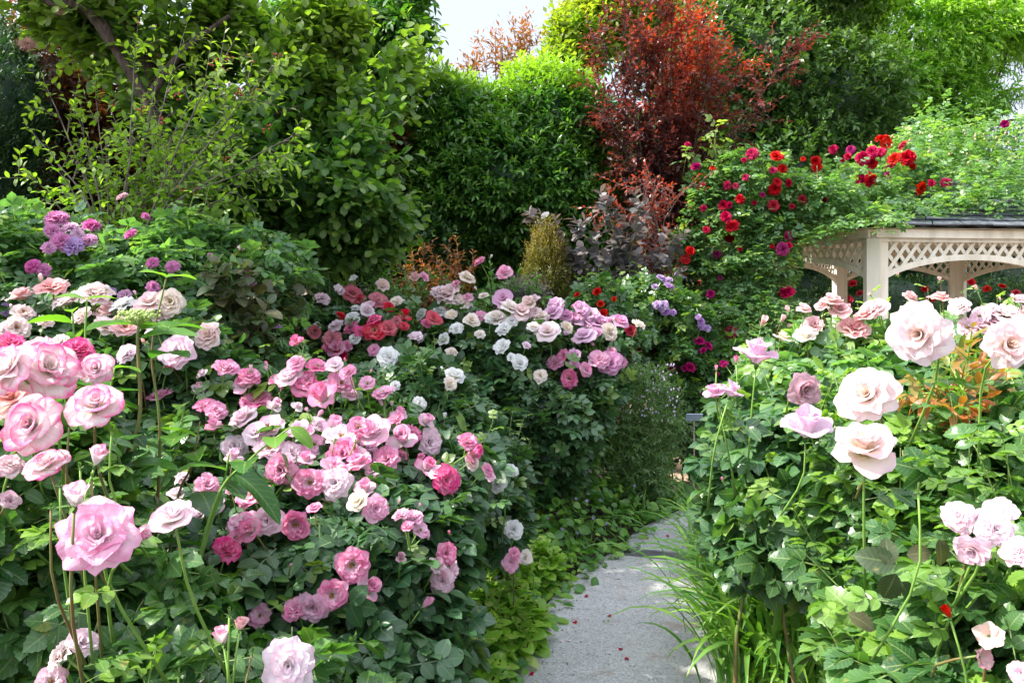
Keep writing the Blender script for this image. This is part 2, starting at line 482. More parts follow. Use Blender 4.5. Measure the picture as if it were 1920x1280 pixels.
G = dict(
    rose=leaf_mat('rose_leaf', (.034, .115, .040), (.085, .20, .065), (.20, .30, .05), rough=.30, spec=.6, trans=.30),
    rose_big=leaf_mat('rose_leaf_near', (.030, .105, .034), (.080, .20, .055), (.18, .32, .04), rough=.30, spec=.5, trans=.33, vein=.55),
    rose_blue=leaf_mat('rose_leaf_bluish', (.036, .115, .055), (.085, .20, .085), (.22, .34, .06), rough=.32, spec=.5, trans=.34, vein=.45),
    rose_dark=leaf_mat('rose_leaf_dark', (.025, .090, .040), (.062, .16, .060), (.16, .24, .05), rough=.36, spec=.55, trans=.25),
    rose_pale=leaf_mat('rose_leaf_pale', (.085, .21, .10), (.18, .34, .15), (.30, .40, .11), rough=.35, spec=.55, trans=.4),
    lime=leaf_mat('lime_leaf', (.15, .32, .03), (.26, .44, .055), (.42, .55, .06), rough=.38, trans=.45),
    knot=leaf_mat('knotweed_leaf', (.18, .40, .045), (.30, .52, .07), (.32, .46, .06), rough=.4, trans=.4, mark=(.05, .012, .01), vein=.15),
    hyd=leaf_mat('hydrangea_leaf', (.035, .14, .022), (.08, .23, .035), (.20, .38, .04), rough=.33, trans=.4, vein=.45),
    smoke=leaf_mat('smoke_tree_leaf', (.022, .11, .030), (.065, .21, .055), (.33, .40, .05), rough=.45, trans=.42, vein=.3),
    service=leaf_mat('serviceberry_leaf', (.11, .25, .035), (.25, .40, .06), (.40, .50, .06), rough=.45, trans=.48, vein=.2),
    laurel=leaf_mat('laurel_leaf', (.022, .11, .028), (.050, .19, .042), (.36, .52, .05), rough=.33, trans=.36, spec=.55, vein=.15),
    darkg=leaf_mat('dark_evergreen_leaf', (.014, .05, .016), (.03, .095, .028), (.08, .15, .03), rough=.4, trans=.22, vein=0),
    ever=leaf_mat('evergreen_leaf', (.035, .10, .03), (.085, .19, .05), (.22, .30, .06), rough=.35, trans=.3, spec=.55, vein=0),
    grey=leaf_mat('greyish_leaf', (.06, .14, .06), (.12, .22, .09), (.22, .32, .10), rough=.45, trans=.32, vein=0),
    bright=leaf_mat('bright_leaf', (.09, .26, .035), (.20, .42, .06), (.44, .58, .07), rough=.45, trans=.48, vein=0),
    yellowg=leaf_mat('yellow_green_leaf', (.10, .22, .03), (.25, .36, .05), (.50, .42, .05), rough=.45, trans=.48, vein=0),
    maple=leaf_mat('tree_leaf', (.03, .11, .02), (.06, .18, .03), (.17, .30, .04), rough=.42, trans=.4, vein=0),
    red=leaf_mat('red_leaf', (.040, .020, .030), (.10, .045, .050), (.55, .09, .022), rough=.35, trans=.42, vein=0, tmul=(1.8, 1.1, .8)),
    bronze=leaf_mat('bronze_leaf', (.05, .03, .015), (.12, .055, .02), (.30, .12, .03), rough=.4, trans=.4, vein=0, tmul=(1.8, 1.2, .7)),
    copper=leaf_mat('copper_leaf', (.16, .14, .035), (.32, .13, .045), (.5, .18, .05), rough=.4, trans=.42, vein=.1, tmul=(1.6, 1.2, .7)),
    astil=leaf_mat('bronze_tipped_leaf', (.09, .20, .035), (.18, .30, .05), (.42, .13, .04), rough=.4, trans=.42, vein=.1),
    catm=leaf_mat('catmint_leaf', (.10, .19, .08), (.19, .30, .13), (.30, .38, .16), rough=.6, trans=.35, vein=0),
    purple=leaf_mat('purple_smoke_leaf', (.11, .13, .14), (.22, .21, .24), (.30, .17, .07), rough=.45, trans=.25, vein=.2, tmul=(1.4, 1.1, 1.0)),
    dusk=leaf_mat('dusky_leaf', (.045, .085, .028), (.11, .10, .045), (.12, .2, .04), rough=.5, trans=.3, vein=.25, tmul=(1.5, 1.5, .7)),
    gold=leaf_mat('golden_leaf', (.06, .085, .018), (.17, .17, .035), (.30, .20, .05), rough=.5, trans=.35, vein=0),
    strap=leaf_mat('strap_leaf', (.06, .19, .035), (.13, .32, .055), (.30, .45, .06), rough=.33, trans=.38, vein=.15),
    cover=leaf_mat('ground_cover_leaf', (.05, .18, .035), (.13, .31, .055), (.22, .38, .05), rough=.4, trans=.35, vein=.25),
    conif=leaf_mat('conifer_needle', (.018, .065, .022), (.04, .11, .035), (.10, .17, .04), rough=.5, trans=.2, vein=0),
)
P = dict(
    picotee=petal_mat('petal_white_pink_rim', (.86, .84, .66), (.88, .80, .80), (.84, .20, .42), .72, 1.10, inner=(.89, .79, .70), streak=.35),
    pink=petal_mat('petal_pink', (.89, .82, .74), (.88, .62, .72), (.85, .20, .45), .56, 1.18, streak=.5),
    palepink=petal_mat('petal_pale_pink', (.88, .82, .72), (.89, .76, .80), (.86, .46, .62), .76, 1.15, streak=.4),
    deeppink=petal_mat('petal_deep_pink', (.87, .70, .64), (.86, .42, .58), (.82, .12, .36), .5, 1.1, streak=.5),
    peach=petal_mat('petal_peach', (.89, .72, .56), (.90, .76, .70), (.89, .70, .70), .5, 1.1, inner=(.88, .60, .48), streak=.3),
    blush=petal_mat('petal_blush', (.88, .68, .42), (.88, .76, .71), (.86, .65, .71), .5, 1.1, inner=(.88, .65, .50), streak=.3),
    cream=petal_mat('petal_cream', (.89, .80, .54), (.89, .83, .72), (.89, .74, .70), .6, 1.15, inner=(.88, .72, .46), streak=.3),
    white=petal_mat('petal_white', (.84, .84, .66), (.86, .86, .82), (.86, .84, .84), .5, 1.1, streak=.2),
    mauve=petal_mat('petal_mauve', (.84, .70, .74), (.82, .54, .70), (.76, .38, .60), .5, 1.1, streak=.4),
    hotmauve=petal_mat('petal_violet_pink', (.78, .50, .68), (.74, .26, .52), (.70, .20, .48), .5, 1.1, streak=.4),
    lilac=petal_mat('petal_lilac', (.62, .46, .68), (.52, .32, .60), (.52, .30, .62), .5, 1.1, streak=.3),
    coral=petal_mat('petal_salmon', (.88, .66, .54), (.88, .58, .54), (.88, .50, .52), .5, 1.1, inner=(.86, .36, .34), streak=.3),
    bicolor=petal_mat('petal_red_white', (.86, .74, .60), (.80, .24, .28), (.68, .03, .08), .42, .8, streak=.6),
    red=petal_mat('petal_red', (.36, .006, .010), (.46, .006, .014), (.56, .012, .02), .5, 1.1, trans=.3, sat=.95, sheen=0.0, streak=.3),
    crimson=petal_mat('petal_crimson', (.34, .005, .035), (.42, .006, .05), (.50, .012, .08), .5, 1.1, trans=.3, sat=.95, sheen=0.0, streak=.3),
    magenta=petal_mat('petal_magenta', (.28, .006, .07), (.34, .010, .11), (.42, .02, .15), .5, 1.1, trans=.3, sat=.95, sheen=0.0, streak=.3),
    faded=petal_mat('petal_faded', (.62, .50, .38), (.66, .44, .46), (.60, .30, .40), .5, 1.1, streak=.5),
)
M_SEPAL = leaf_mat('sepal', (.10, .22, .04), (.17, .32, .06), (.3, .4, .1), rough=.5, trans=.3, vein=0)
M_STEM = plain_mat('green_stem', (.13, .26, .05), (.20, .34, .06), 12, rough=.5, bump=.2)
M_REDSTEM = plain_mat('reddish_stem', (.16, .09, .04), (.14, .2, .05), 10, rough=.5, bump=.2)
M_BARK = plain_mat('bark', (.035, .022, .016), (.11, .08, .06), 10, rough=.9, bump=.9, stretch=(6, 6, 1.2))
M_TWIG = plain_mat('twig', (.10, .08, .07), (.22, .18, .15), 20, rough=.8, bump=.5)
M_STAMEN = plain_mat('stamen', (.50, .26, .04), (.30, .11, .02), 60, rough=.8)
M_PAINT = plain_mat('cream_paint', (.76, .71, .59), (.52, .48, .36), 3, rough=.55, bump=.25, bdist=.002, lo=.45, hi=.8, stretch=(4, 4, .6))
M_SLATE = plain_mat('slate', (.055, .062, .075), (.12, .13, .15), 5, rough=.6, bump=.6, bdist=.006, c=(.17, .18, .19), cs=24)
M_SOIL = plain_mat('soil', (.020, .014, .009), (.065, .045, .03), 14, rough=.95, bump=1, bdist=.03, c=(.10, .075, .05), cs=70)
# ------------------------------------------------------------------ rose blooms
def bloom_data(layers, nu, nv, seed, fr=(1.0, 2.3)):
    """layers: (count, r0, length, width, a0, a1, curl, ruffle, cup); face along +Z, about one unit across"""
    r = random.Random(seed)
    mb = Mesh()
    nl = len(layers)
    for li, (cnt, r0, L, W, a0, a1, curl, ruf, cup) in enumerate(layers):
        ph0 = r.uniform(0, 6.28)
        for k in range(cnt):
            phi0 = ph0 + 2 * math.pi * k / cnt + r.uniform(-.22, .22)
            Lk = L * r.uniform(.88, 1.1); Wk = W * r.uniform(.88, 1.12)
            A0, A1 = a0 + r.uniform(-.08, .08), a1 + r.uniform(-.18, .18)
            ck = curl * r.uniform(.5, 1.5); rk = ruf * r.uniform(.6, 1.4)
            f1, p1 = r.uniform(*fr), r.uniform(0, 6.28)
            tilt = r.uniform(-.04, .04)
            # profile
            vs = np.linspace(0, 1, nv)
            M = 24
            tt = np.linspace(0, 1, M)
            ang = A0 + (A1 - A0) * tt ** 1.2 + ck * np.clip((tt - .72) / .28, 0, 1) ** 1.5
            rr = r0 + np.concatenate([[0], np.cumsum(np.sin(ang[:-1]) * L / (M - 1) * Lk / L)])
            zz = np.concatenate([[0], np.cumsum(np.cos(ang[:-1]) * Lk / (M - 1))])
            V, A = [], []
            for j, v in enumerate(vs):
                for i in range(nu):
                    u = -1 + 2 * i / (nu - 1)
                    ve = v * (1 - .20 * u * u * (.4 + .6 * v))
                    w = Wk * (math.sin(min(1, ve * 1.35 + .12) * math.pi / 2) ** .7) * (1 if ve < .85 else 1 - (ve - .85) * .5)
                    R = np.interp(ve, tt, rr); Z = np.interp(ve, tt, zz)
                    rw = max(R, .10 + .10 * li / nl)
                    R2 = R + rk * math.sin(f1 * u * math.pi + p1) * ve * ve * .5 + .012 * u
                    Z2 = Z + cup * u * u * ve + rk * math.cos(f1 * u * math.pi + p1 * 1.7) * ve * ve + tilt * u
                    roll = ck * .05 * (u ** 4) * ve
                    Z2 -= roll
                    ph = phi0 + u * w / rw
                    V.append((R2 * math.cos(ph), R2 * math.sin(ph), Z2))
                    edge = max(v ** 1.3, (abs(u) ** 3) * (.35 + .65 * v))
                    A.append((edge, (u + 1) / 2, li / max(nl - 1, 1), r.random() * 0 + (k * .37 + li * .61) % 1))
            loops = []
            for j in range(nv - 1):
                for i in range(nu - 1):
                    a = j * nu + i
                    loops += [a, a + 1, a + nu + 1, a + nu]
            mb.add(V, loops, [4] * (len(loops) // 4), np.array(A))
    return mb

def calyx_mb(seed=0):
    r = random.Random(seed)
    mb = Mesh()
    mb.tube([(0, 0, -.16), (0, 0, -.11), (0, 0, -.05), (0, 0, .0)], [.03, .055, .065, .05], 7)
    for k in range(5):
        a = 2 * math.pi * k / 5 + r.uniform(-.2, .2)
        lf = leaf(4, .28, .3, .2, r.uniform(-.5, .3))
        d = np.array([[math.cos(a) * .9, math.sin(a) * .9, r.uniform(-.35, .35)]])
        mb.inst(lf, np.array([[math.cos(a) * .04, math.sin(a) * .04, -.01]]), frames(d, np.array([[0, 0, 1.0]])), np.array([r.uniform(.26, .34)]))
    return mb

def stamen_mb(seed=0):
    r = random.Random(seed); mb = Mesh()
    for k in range(26):
        a = r.uniform(0, 6.28); q = r.uniform(.01, .09)
        p0 = (math.cos(a) * q * .4, math.sin(a) * q * .4, .02)
        p1 = (math.cos(a) * q, math.sin(a) * q, .15 + r.uniform(-.02, .02))
        mb.tube([p0, p1], [.006, .006], 3, cap=False)
        mb.ellip(p1, (.014, .014, .012), k=2, bump=0)
    return mb

# (count, r0, length, width, a0, a1, curl, ruffle, cup)
KIND = {
 'cup': [(4, .02, .24, .13, -.1, .35, .3, .02, .02), (6, .03, .32, .17, .1, .8, .3, .03, .05), (7, .04, .38, .20, .4, 1.15, .4, .04, .07), (8, .05, .44, .23, .75, 1.45, .5, .05, .08), (7, .05, .49, .27, 1.1, 1.75, .6, .05, .06)],
 'ht':  [(3, .015, .36, .26, -.10, .12, .1, .0, .0), (3, .02, .42, .28, -.05, .25, .5, .01, .0), (4, .03, .46, .29, .1, .55, .9, .015, .02), (5, .04, .50, .30, .35, 1.1, 1.1, .02, .03), (6, .05, .54, .32, .8, 1.65, 1.0, .03, .03)],
 'pom': [(6, .02, .24, .10, -.1, .5, .4, .04, .02), (9, .03, .30, .12, .2, .95, .5, .05, .04), (11, .04, .35, .14, .55, 1.3, .5, .05, .05), (12, .05, .40, .15, .9, 1.7, .5, .05, .05), (10, .05, .42, .17, 1.3, 2.1, .5, .05, .04)],
 'open': [(5, .07, .26, .13, .5, .9, .2, .05, .06), (6, .06, .36, .22, .8, 1.15, .2, .05, .09), (6, .05, .44, .27, 1.0, 1.35, .3, .05, .09), (7, .05, .49, .29, 1.25, 1.6, .4, .05, .06)],
 'nod': [(3, .03, .36, .24, .0, .3, .3, .02, .02), (4, .04, .50, .36, .2, .7, .6, .04, .03), (5, .05, .58, .46, .7, 1.35, .8, .05, .05), (3, .05, .62, .44, 1.3, 2.3, .3, .05, .04)],
 'side': [(3, .015, .46, .26, -.10, .10, .1, .0, .0), (4, .025, .50, .30, .0, .22, .6, .01, .0), (4, .04, .50, .32, .25, .6, 1.0, .02, .01), (5, .05, .48, .34, .8, 1.4, .9, .03, .02)],
 'blowsy': [(3, .03, .34, .20, .0, .4, .4, .03, .02), (4, .04, .44, .27, .3, .8, .5, .05, .04), (5, .05, .52, .34, .7, 1.2, .7, .06, .06), (6, .05, .58, .38, 1.1, 1.9, .6, .07, .05)],
 'globe': [(4, .02, .42, .26, -.15, .1, .2, .0, .0), (4, .05, .50, .30, .15, .05, .3, .02, .0), (5, .07, .54, .32, .5, -.05, .5, .02, .02), (3, .08, .46, .3, .8, 1.6, .6, .04, .02)],
 'simple': [(5, .05, .46, .26, .8, 1.35, .4, .05, .08)],
 'bud': [(3, .01, .62, .22, .22, -.12, .1, .0, .0), (4, .03, .60, .24, .48, -.16, .35, .01, .0)],
 'halfbud': [(3, .015, .52, .26, .12, -.05, .1, .0, .0), (4, .03, .54, .28, .38, -.06, .5, .01, .0), (4, .05, .52, .30, .62, .10, .9, .02, .01)],
 'greenbud': [(4, .02, .5, .16, .3, -.22, .0, .0, .0)],
}
RES = {2: (9, 8), 1: (6, 6), 0: (4, 4)}
_bd = {}
def bloom_mesh(kind, mat, res, var):
    k = (kind, mat, res, var)
    if k not in _bd:
        nu, nv = RES[res]
        kk = (kind, None, res, var)
        if kk not in _bd:
            _bd[kk] = bloom_data(KIND[kind], nu, nv, var * 31 + sum(map(ord, kind)))
        m = M_SEPAL if mat == 'green' else P[mat]
        _bd[k] = _bd[kk].data('rose_bloom_' + kind + '_' + mat, m)
    return _bd[k]
_cal = {}
def shared(kind, var, fn, mat):
    if (kind, var) not in _cal: _cal[(kind, var)] = fn(var).data(kind, mat)
    return _cal[(kind, var)]

STEMS = {}             # points along each bush's flower stems, where leaves sit
BLOOMS = []            # px, py, rpx, Y of every bloom, so leaves grow beside and below it and not through it
def sphere_hit(px, py, ells, default):
    """depth at which the sight line through a photo pixel meets the bush outline"""
    d = np.array([(px - CX) / FPX, 1.0, -(py - HZ) / FPX]); o = np.array([0, 0, CAMH])
    best, nb = None, None
    for c, r in ells:
        oc = (o - c) / r; dd = d / r
        a, b, cc = dd @ dd, 2 * oc @ dd, oc @ oc - 1
        disc = b * b - 4 * a * cc
        if disc > 0:
            t = (-b - math.sqrt(disc)) / (2 * a)
            if t > .3 and (best is None or t < best):
                best = t; q = (o + d * t - c) / r; nb = nrm(q / r)
    if best is None:
        # nearest silhouette: depth of the nearest ellipsoid centre
        k = min(ells, key=lambda e: sum((proj(e[0])[i] - (px, py)[i]) ** 2 for i in (0, 1)))
        best = k[0][1] - .3 * k[1][1] if default is None else default
        nb = nrm(at(px, py, best) - k[0])
    return best, nb

def E(px, py, Y, rx, ry, rd):
    return (at(px, py, Y), np.array([rx * Y / FPX, rd, ry * Y / FPX]))

def bloom(root, ells, px, py, size, kind, mat, face=None, Y=None, near=None, label=None, stem=True, up=.55):
    rnd = random.Random(int(px * 7 + py * 13))
    if Y is None:
        Y, n = sphere_hit(px, py, ells, None)
    else:
        n = nrm(at(px, py, Y) - min(ells, key=lambda e: np.linalg.norm(e[0] - at(px, py, Y)))[0])
    Y -= .03
    pos = at(px, py, Y)
    if kind == 'bud' and size >= 32 and mat != 'red': kind = 'halfbud'
    if kind == 'cup' and face is None and size > 20 and mat not in ('red', 'crimson', 'magenta', 'lilac'): kind = rnd.choice(['cup'] * 6 + ['open', 'open', 'side', 'ht', 'ht', 'globe'])
    D = size * Y / FPX
    BLOOMS.append((px, py, size * .5, Y))
    if face is None:
        cam_dir = nrm(np.array([0, 0, CAMH]) - pos)
        f = nrm(n * .45 + np.array([0, 0, up]) + cam_dir * .42 + np.array([rnd.uniform(-.65, .65), rnd.uniform(-.45, .3), rnd.uniform(-.3, .3)]))
    else:
        # face given as (right, up, towards the camera)
        f = nrm(np.array([face[0], -face[2], face[1]], float))
    res = near if near is not None else (2 if size >= 58 else (1 if size >= 24 else 0))
    nvar = (6 if res < 2 else 4) if kind not in ('bud', 'greenbud', 'simple') else 2
    var = rnd.randrange(nvar)
    me = bloom_mesh(kind, mat, res, var)
    isbud = kind in ('bud', 'greenbud', 'halfbud')
    nm = 'rose_bud' if isbud else 'rose_bloom'
    o = bpy.data.objects.new(nm, me)
    if label: o['label'] = label
    fv = Vector(f)
    q = fv.to_track_quat('Z', 'Y') @ Euler((0, 0, rnd.uniform(0, 6.28))).to_quaternion()
    sq = 1.0
    s = D * ((1.16 if size < 60 else {'nod': .88, 'blowsy': .95, 'side': 1.3, 'globe': 1.15}.get(kind, 1.0)) if not isbud else 1.35)
    off = .18 if not isbud else .3
    M = Matrix.Translation(Vector(pos) - fv * s * off) @ q.to_matrix().to_4x4() @ Matrix.Diagonal((s * rnd.uniform(.95, 1.05), s * rnd.uniform(.93, 1.05), s * rnd.uniform(.8, 1.2), 1))
    place(o, root, M)
    base = pos - f * s * off
    if size >= 26 or isbud:
        c = bpy.data.objects.new('calyx', shared('calyx', rnd.randrange(3), calyx_mb, M_SEPAL))
        k = .8 if not isbud else 1.15
        place(c, o, M @ Matrix.Diagonal((k, k, k, 1)))
    if kind == 'open' and size >= 30:
        st = bpy.data.objects.new('stamens', shared('stamens', rnd.randrange(2), stamen_mb, M_STAMEN))
        place(st, o, M)
    if stem and size >= 12:
        L = rnd.uniform(.16, .30) if size < 70 else rnd.uniform(.2, .32)
        side = np.array([rnd.uniform(-.05, .05), rnd.uniform(.03, .12), 0])
        p0 = base + np.array(f) * (-.12 * s); fs = np.array(f) if f[2] > .15 else nrm(np.array([f[0], f[1], .35]))
        p1 = p0 - fs * L * .3 + np.array([0, 0, -L * .15]); p2 = p1 + np.array([0, 0, -L * .6]) + side
        mb = Mesh(); rr = .0016 if size < 40 else .002
        mb.tube(smooth_line([p0, p1, p2], 6), [rr, rr * 1.5], 5)
        for _ in range(1 if size < 40 else 3):
            STEMS.setdefault(root.name, []).append(p0 + (p2 - p0) * rnd.uniform(.25, .95))
        c = bpy.data.objects.new('stem', mb.data('stem', M_REDSTEM if rnd.random() < .25 else M_STEM))
        place(c, o)
    return o

# ------------------------------------------------------------------ foliage
LF_FAR = leaf(2, .5, .5, .25, .15)
LF_FAR_N = leaf(2, .3, .45, .25, .2)
LF_MED = leaf(4, .5, .42, .25, .2)
LF_ROUND = leaf(5, .68, .58, .22, .12)
LF_MEDN = leaf(4, .34, .4, .28, .22)
LF_OV = leaf(6, .72, .42, .22, .2)
LF_NEAR = leaf(15, .66, .42, .26, .32, serr=.15, wave_=.022)
LF_HYD = leaf(12, .50, .42, .25, .35, serr=.06, wave_=.012)
CMP_NEAR = [compound(LF_NEAR, 2, .42, s) for s in range(4)]
CMP_OV = [compound(LF_OV, 2, .42, s) for s in range(4)]
CMP_MED = [compound(leaf(3, .6, .45, .22, .15), 2, .40, s) for s in range(3)]
CMP_FAR = [compound(leaf(2, .62, .5, .22, .15), 2, .42, s) for s in range(2)]

def clear_of_blooms(p, margin=.85, keep=.08, d=None, size=None):
    """True where a leaf may stay"""
    if not BLOOMS: return np.ones(len(p), bool)
    ok = np.ones(len(p), bool)
    for t in ((.5,) if d is None else (.1, .4, .7, 1.0)):
        q = p if d is None else p + d * (size * t)[:, None]
        px, py = proj(q)
        lr = 0 if d is None else size * .2 / np.maximum(q[:, 1], .1) * FPX
        for (x, y, r, Y) in BLOOMS:
            m = (np.abs(px - x) < r * margin + lr) & (np.abs(py - y) < r * margin + lr) & (q[:, 1] < Y + .04) & (q[:, 1] > Y - .9)
            ok &= ~m
    return ok | (RNG.random(len(p)) < keep)

def crown(ells, n, shell=.55, lump=.18, lk=3.0, back=.35, zmin=.04, seed=0, hole=-9, lo=-260, hi=2180, top=-260):
    """points through the outer part of a union of ellipsoids, with outward normals and depth inside (0 core .. 1 surface)"""
    area = np.array([(r[0] * r[1] + r[1] * r[2] + r[0] * r[2]) for c, r in ells])
    cnt = np.maximum((area / area.sum() * n * 2.2).astype(int), 20)
    Ps, Ns, Ds = [], [], []
    for (c, r), k in zip(ells, cnt):
        d = rand_dirs(k)
        nn = nrm(d / r)
        keep = (nn[:, 1] < .15) | (RNG.random(k) < back)
        d, nn = d[keep], nn[keep]
        q = 1 - (1 - shell) * RNG.random(len(d)) ** 1.6
        lm = 1 + lump * wave(c + d * r, lk, seed)
        p = c + d * r * (q * lm)[:, None]
        Ps.append(p); Ns.append(nn); Ds.append(q)
    P_, N_, D_ = map(np.concatenate, (Ps, Ns, Ds))
    # drop what is deep inside another lobe
    inside = np.zeros(len(P_), bool)
    for c, r in ells:
        inside |= (((P_ - c) / r) ** 2).sum(1) < (shell * .8) ** 2
    px, py = proj(P_)
    ok = ~inside & (P_[:, 2] > zmin) & (px > lo) & (px < hi) & (py > top)
    if hole > -9: ok &= wave(P_, lk * 1.8, seed + 5) > hole
    idx = np.flatnonzero(ok)
    if len(idx) > n: idx = RNG.choice(idx, n, replace=False)
    return P_[idx], N_[idx], D_[idx]

def put_leaves(mb, tm, p, d, size, upn=1.0, outn=None, jit=.45, young=None, clear=True, keep=.08):
    """leaves at p pointing along d with faces turned up"""
    if clear:
        ok = clear_of_blooms(p, keep=keep, d=nrm(d), size=size)
        p, d, size = p[ok], d[ok], size[ok]
        if outn is not None: outn = outn[ok]
        if young is not None: young = young[ok]
    n = np.array([0, 0, upn])[None] + jit * RNG.normal(size=(len(p), 3))
    if outn is not None: n = n + outn * .6
    R = frames(d, nrm(n))
    tm = tm if isinstance(tm, list) else [tm]
    which = RNG.integers(0, len(tm), len(p))
    for i, t in enumerate(tm):
        m = which == i
        mb.inst(t, p[m], R[m], size[m], age=None if young is None else young[m])

def shoots(mb, tm, p, d, L, k, size, spread=.9, young=None, tipyoung=.0, phyl=2.4, upn=.8, taper=.35, jit=.35, stem=None, clear=False, droop=0.0, pair=False):
    """k leaves around each of N short shoots"""
    n = len(p)
    if n == 0: return
    d = nrm(d)
    L = np.broadcast_to(L, (n,)); size = np.broadcast_to(size, (n,))
    a = nrm(np.cross(d, np.array([.13, .2, 1.0])[None] + .01 * RNG.normal(size=(n, 3)))); b = np.cross(d, a)
    ph0 = RNG.random(n) * 6.28
    P_, D_, S_, Y_, O_ = [], [], [], [], []
    for j in range(k):
        t = (j + .5) / k
        if pair: ph = ph0 + (j // 2) * math.pi / 2 + (j % 2) * math.pi; t = (j // 2 + .5) / ((k + 1) // 2)
        else: ph = ph0 + j * phyl
        out = np.cos(ph)[:, None] * a + np.sin(ph)[:, None] * b
        sp = spread * (1 - .45 * t)
        q = p + d * (L * t)[:, None]
        q[:, 2] -= droop * L * t * t
        P_.append(q); D_.append(d * math.cos(sp) + out * math.sin(sp) + np.array([0, 0, -.12 - droop])[None] + .12 * RNG.normal(size=(n, 3)))
        S_.append(size * (1 - taper * abs(t - .35) / .65) * RNG.uniform(.8, 1.15, n))
        Y_.append(np.clip((young if young is not None else 0) + tipyoung * t ** 2 + np.zeros(n), 0, 1)); O_.append(d)
    P_, D_, S_, Y_, O_ = map(np.concatenate, (P_, D_, S_, Y_, O_))
    put_leaves(mb, tm, P_, D_, S_, upn, O_, jit, Y_, clear)
    if stem is not None:
        # thin three sided twigs, one quad strip each
        for i in range(n):
            stem.tube([p[i], p[i] + d[i] * L[i] * .5 - [0, 0, droop * L[i] * .25], p[i] + d[i] * L[i] - [0, 0, droop * L[i]]], [.0022, .001], 3, cap=False)

def rose_foliage(root, ells, n, size, mat, tm=None, young=.12, seed=0, shell=.5, lump=.14, back=.35, lo=-200, hi=2120, keep=.06, name='foliage', zmin=.05, sprigs=26, jit=.5):
    if tm is None: tm = CMP_MED
    p, nn, q = crown(ells, n, shell, lump, 4.0, back, zmin, seed, lo=lo, hi=hi)
    d = nrm(nn * np.array([1, 1, .4]) + RNG.normal(size=p.shape) * .75)
    d[:, 2] = d[:, 2] * .7 + .05
    yg = np.where((RNG.random(len(p)) < young) & (q > .8), RNG.uniform(.4, 1, len(p)), RNG.random(len(p)) * .15 * q)
    mb = Mesh()
    sp_ = np.array(STEMS.get(root.name, np.zeros((0, 3)))).reshape(-1, 3)
    if len(sp_):
        sd = RNG.normal(size=sp_.shape); sd[:, 2] = .25
        put_leaves(mb, tm, sp_, nrm(sd), size * RNG.uniform(.5, .9, len(sp_)), 1.0, None, .3, RNG.random(len(sp_)) ** 2, True, .0)
    # leafy shoots standing clear of the outline
    cand = np.flatnonzero((q > .88) & (nn[:, 2] > .15))
    if len(cand):
        ch = RNG.choice(cand, min(len(cand), sprigs), replace=False)
        up_ = nrm(np.array([0, 0, 1.0])[None] + nn[ch] * .5 + .3 * RNG.normal(size=(len(ch), 3)))
        ok_ = clear_of_blooms(p[ch], 1.3, 0, up_, np.full(len(ch), size * 1.3))
        for a_, b_ in zip(p[ch][ok_], up_[ok_]):
            L_ = size * RNG.uniform(.7, 1.5); mb.tube([a_ - b_ * size * .4, a_ + b_ * L_ * .6, a_ + b_ * L_ + [0, 0, -.004]], [.0018, .0010], 4, cap=False, attr=(0, .5, .5, .6))
            k_ = 4; lp = a_ + b_ * (L_ * np.linspace(.15, 1, k_))[:, None]
            ld = RNG.normal(size=(k_, 3)); ld[:, 2] = .35
            put_leaves(mb, tm, lp, nrm(ld), size * np.linspace(.75, .4, k_), 1.0, None, .3, np.linspace(.2, .95, k_), True, 0)
    put_leaves(mb, tm, p - nrm(d) * size * .35, nrm(d), size * RNG.uniform(.6, 1.25, len(p)), 1.0, nn, jit, yg, True, keep)
    return part(name, mb, mat, root)

def canes(root, ells, n=6, r=.008, mat=None, seed=0, spread=.25):
    """each woody cane of a bush, from the ground into the crown"""
    rr = random.Random(seed)
    lowest = min(ells, key=lambda e: e[0][2])
    bx, by = lowest[0][0], lowest[0][1]
    for k in range(n):
        c, rad = ells[rr.randrange(len(ells))]
        tip = c + np.array([rr.uniform(-.6, .6) * rad[0], rr.uniform(-.6, .5) * rad[1], rr.uniform(.1, .8) * rad[2]])
        b = np.array([bx + rr.uniform(-spread, spread), by + rr.uniform(-.15, .15), 0])
        b[0] = b[0] * .6 + tip[0] * .4; b[1] = b[1] * .5 + tip[1] * .5
        mid = (b + tip) / 2 + np.array([rr.uniform(-.06, .06), rr.uniform(-.06, .06), .05])
        mb = Mesh(); mb.tube(smooth_line([b, mid, tip], 8), [r * rr.uniform(.8, 1.3), r * .4], 6)
        part('cane', mb, mat or M_REDSTEM, root)

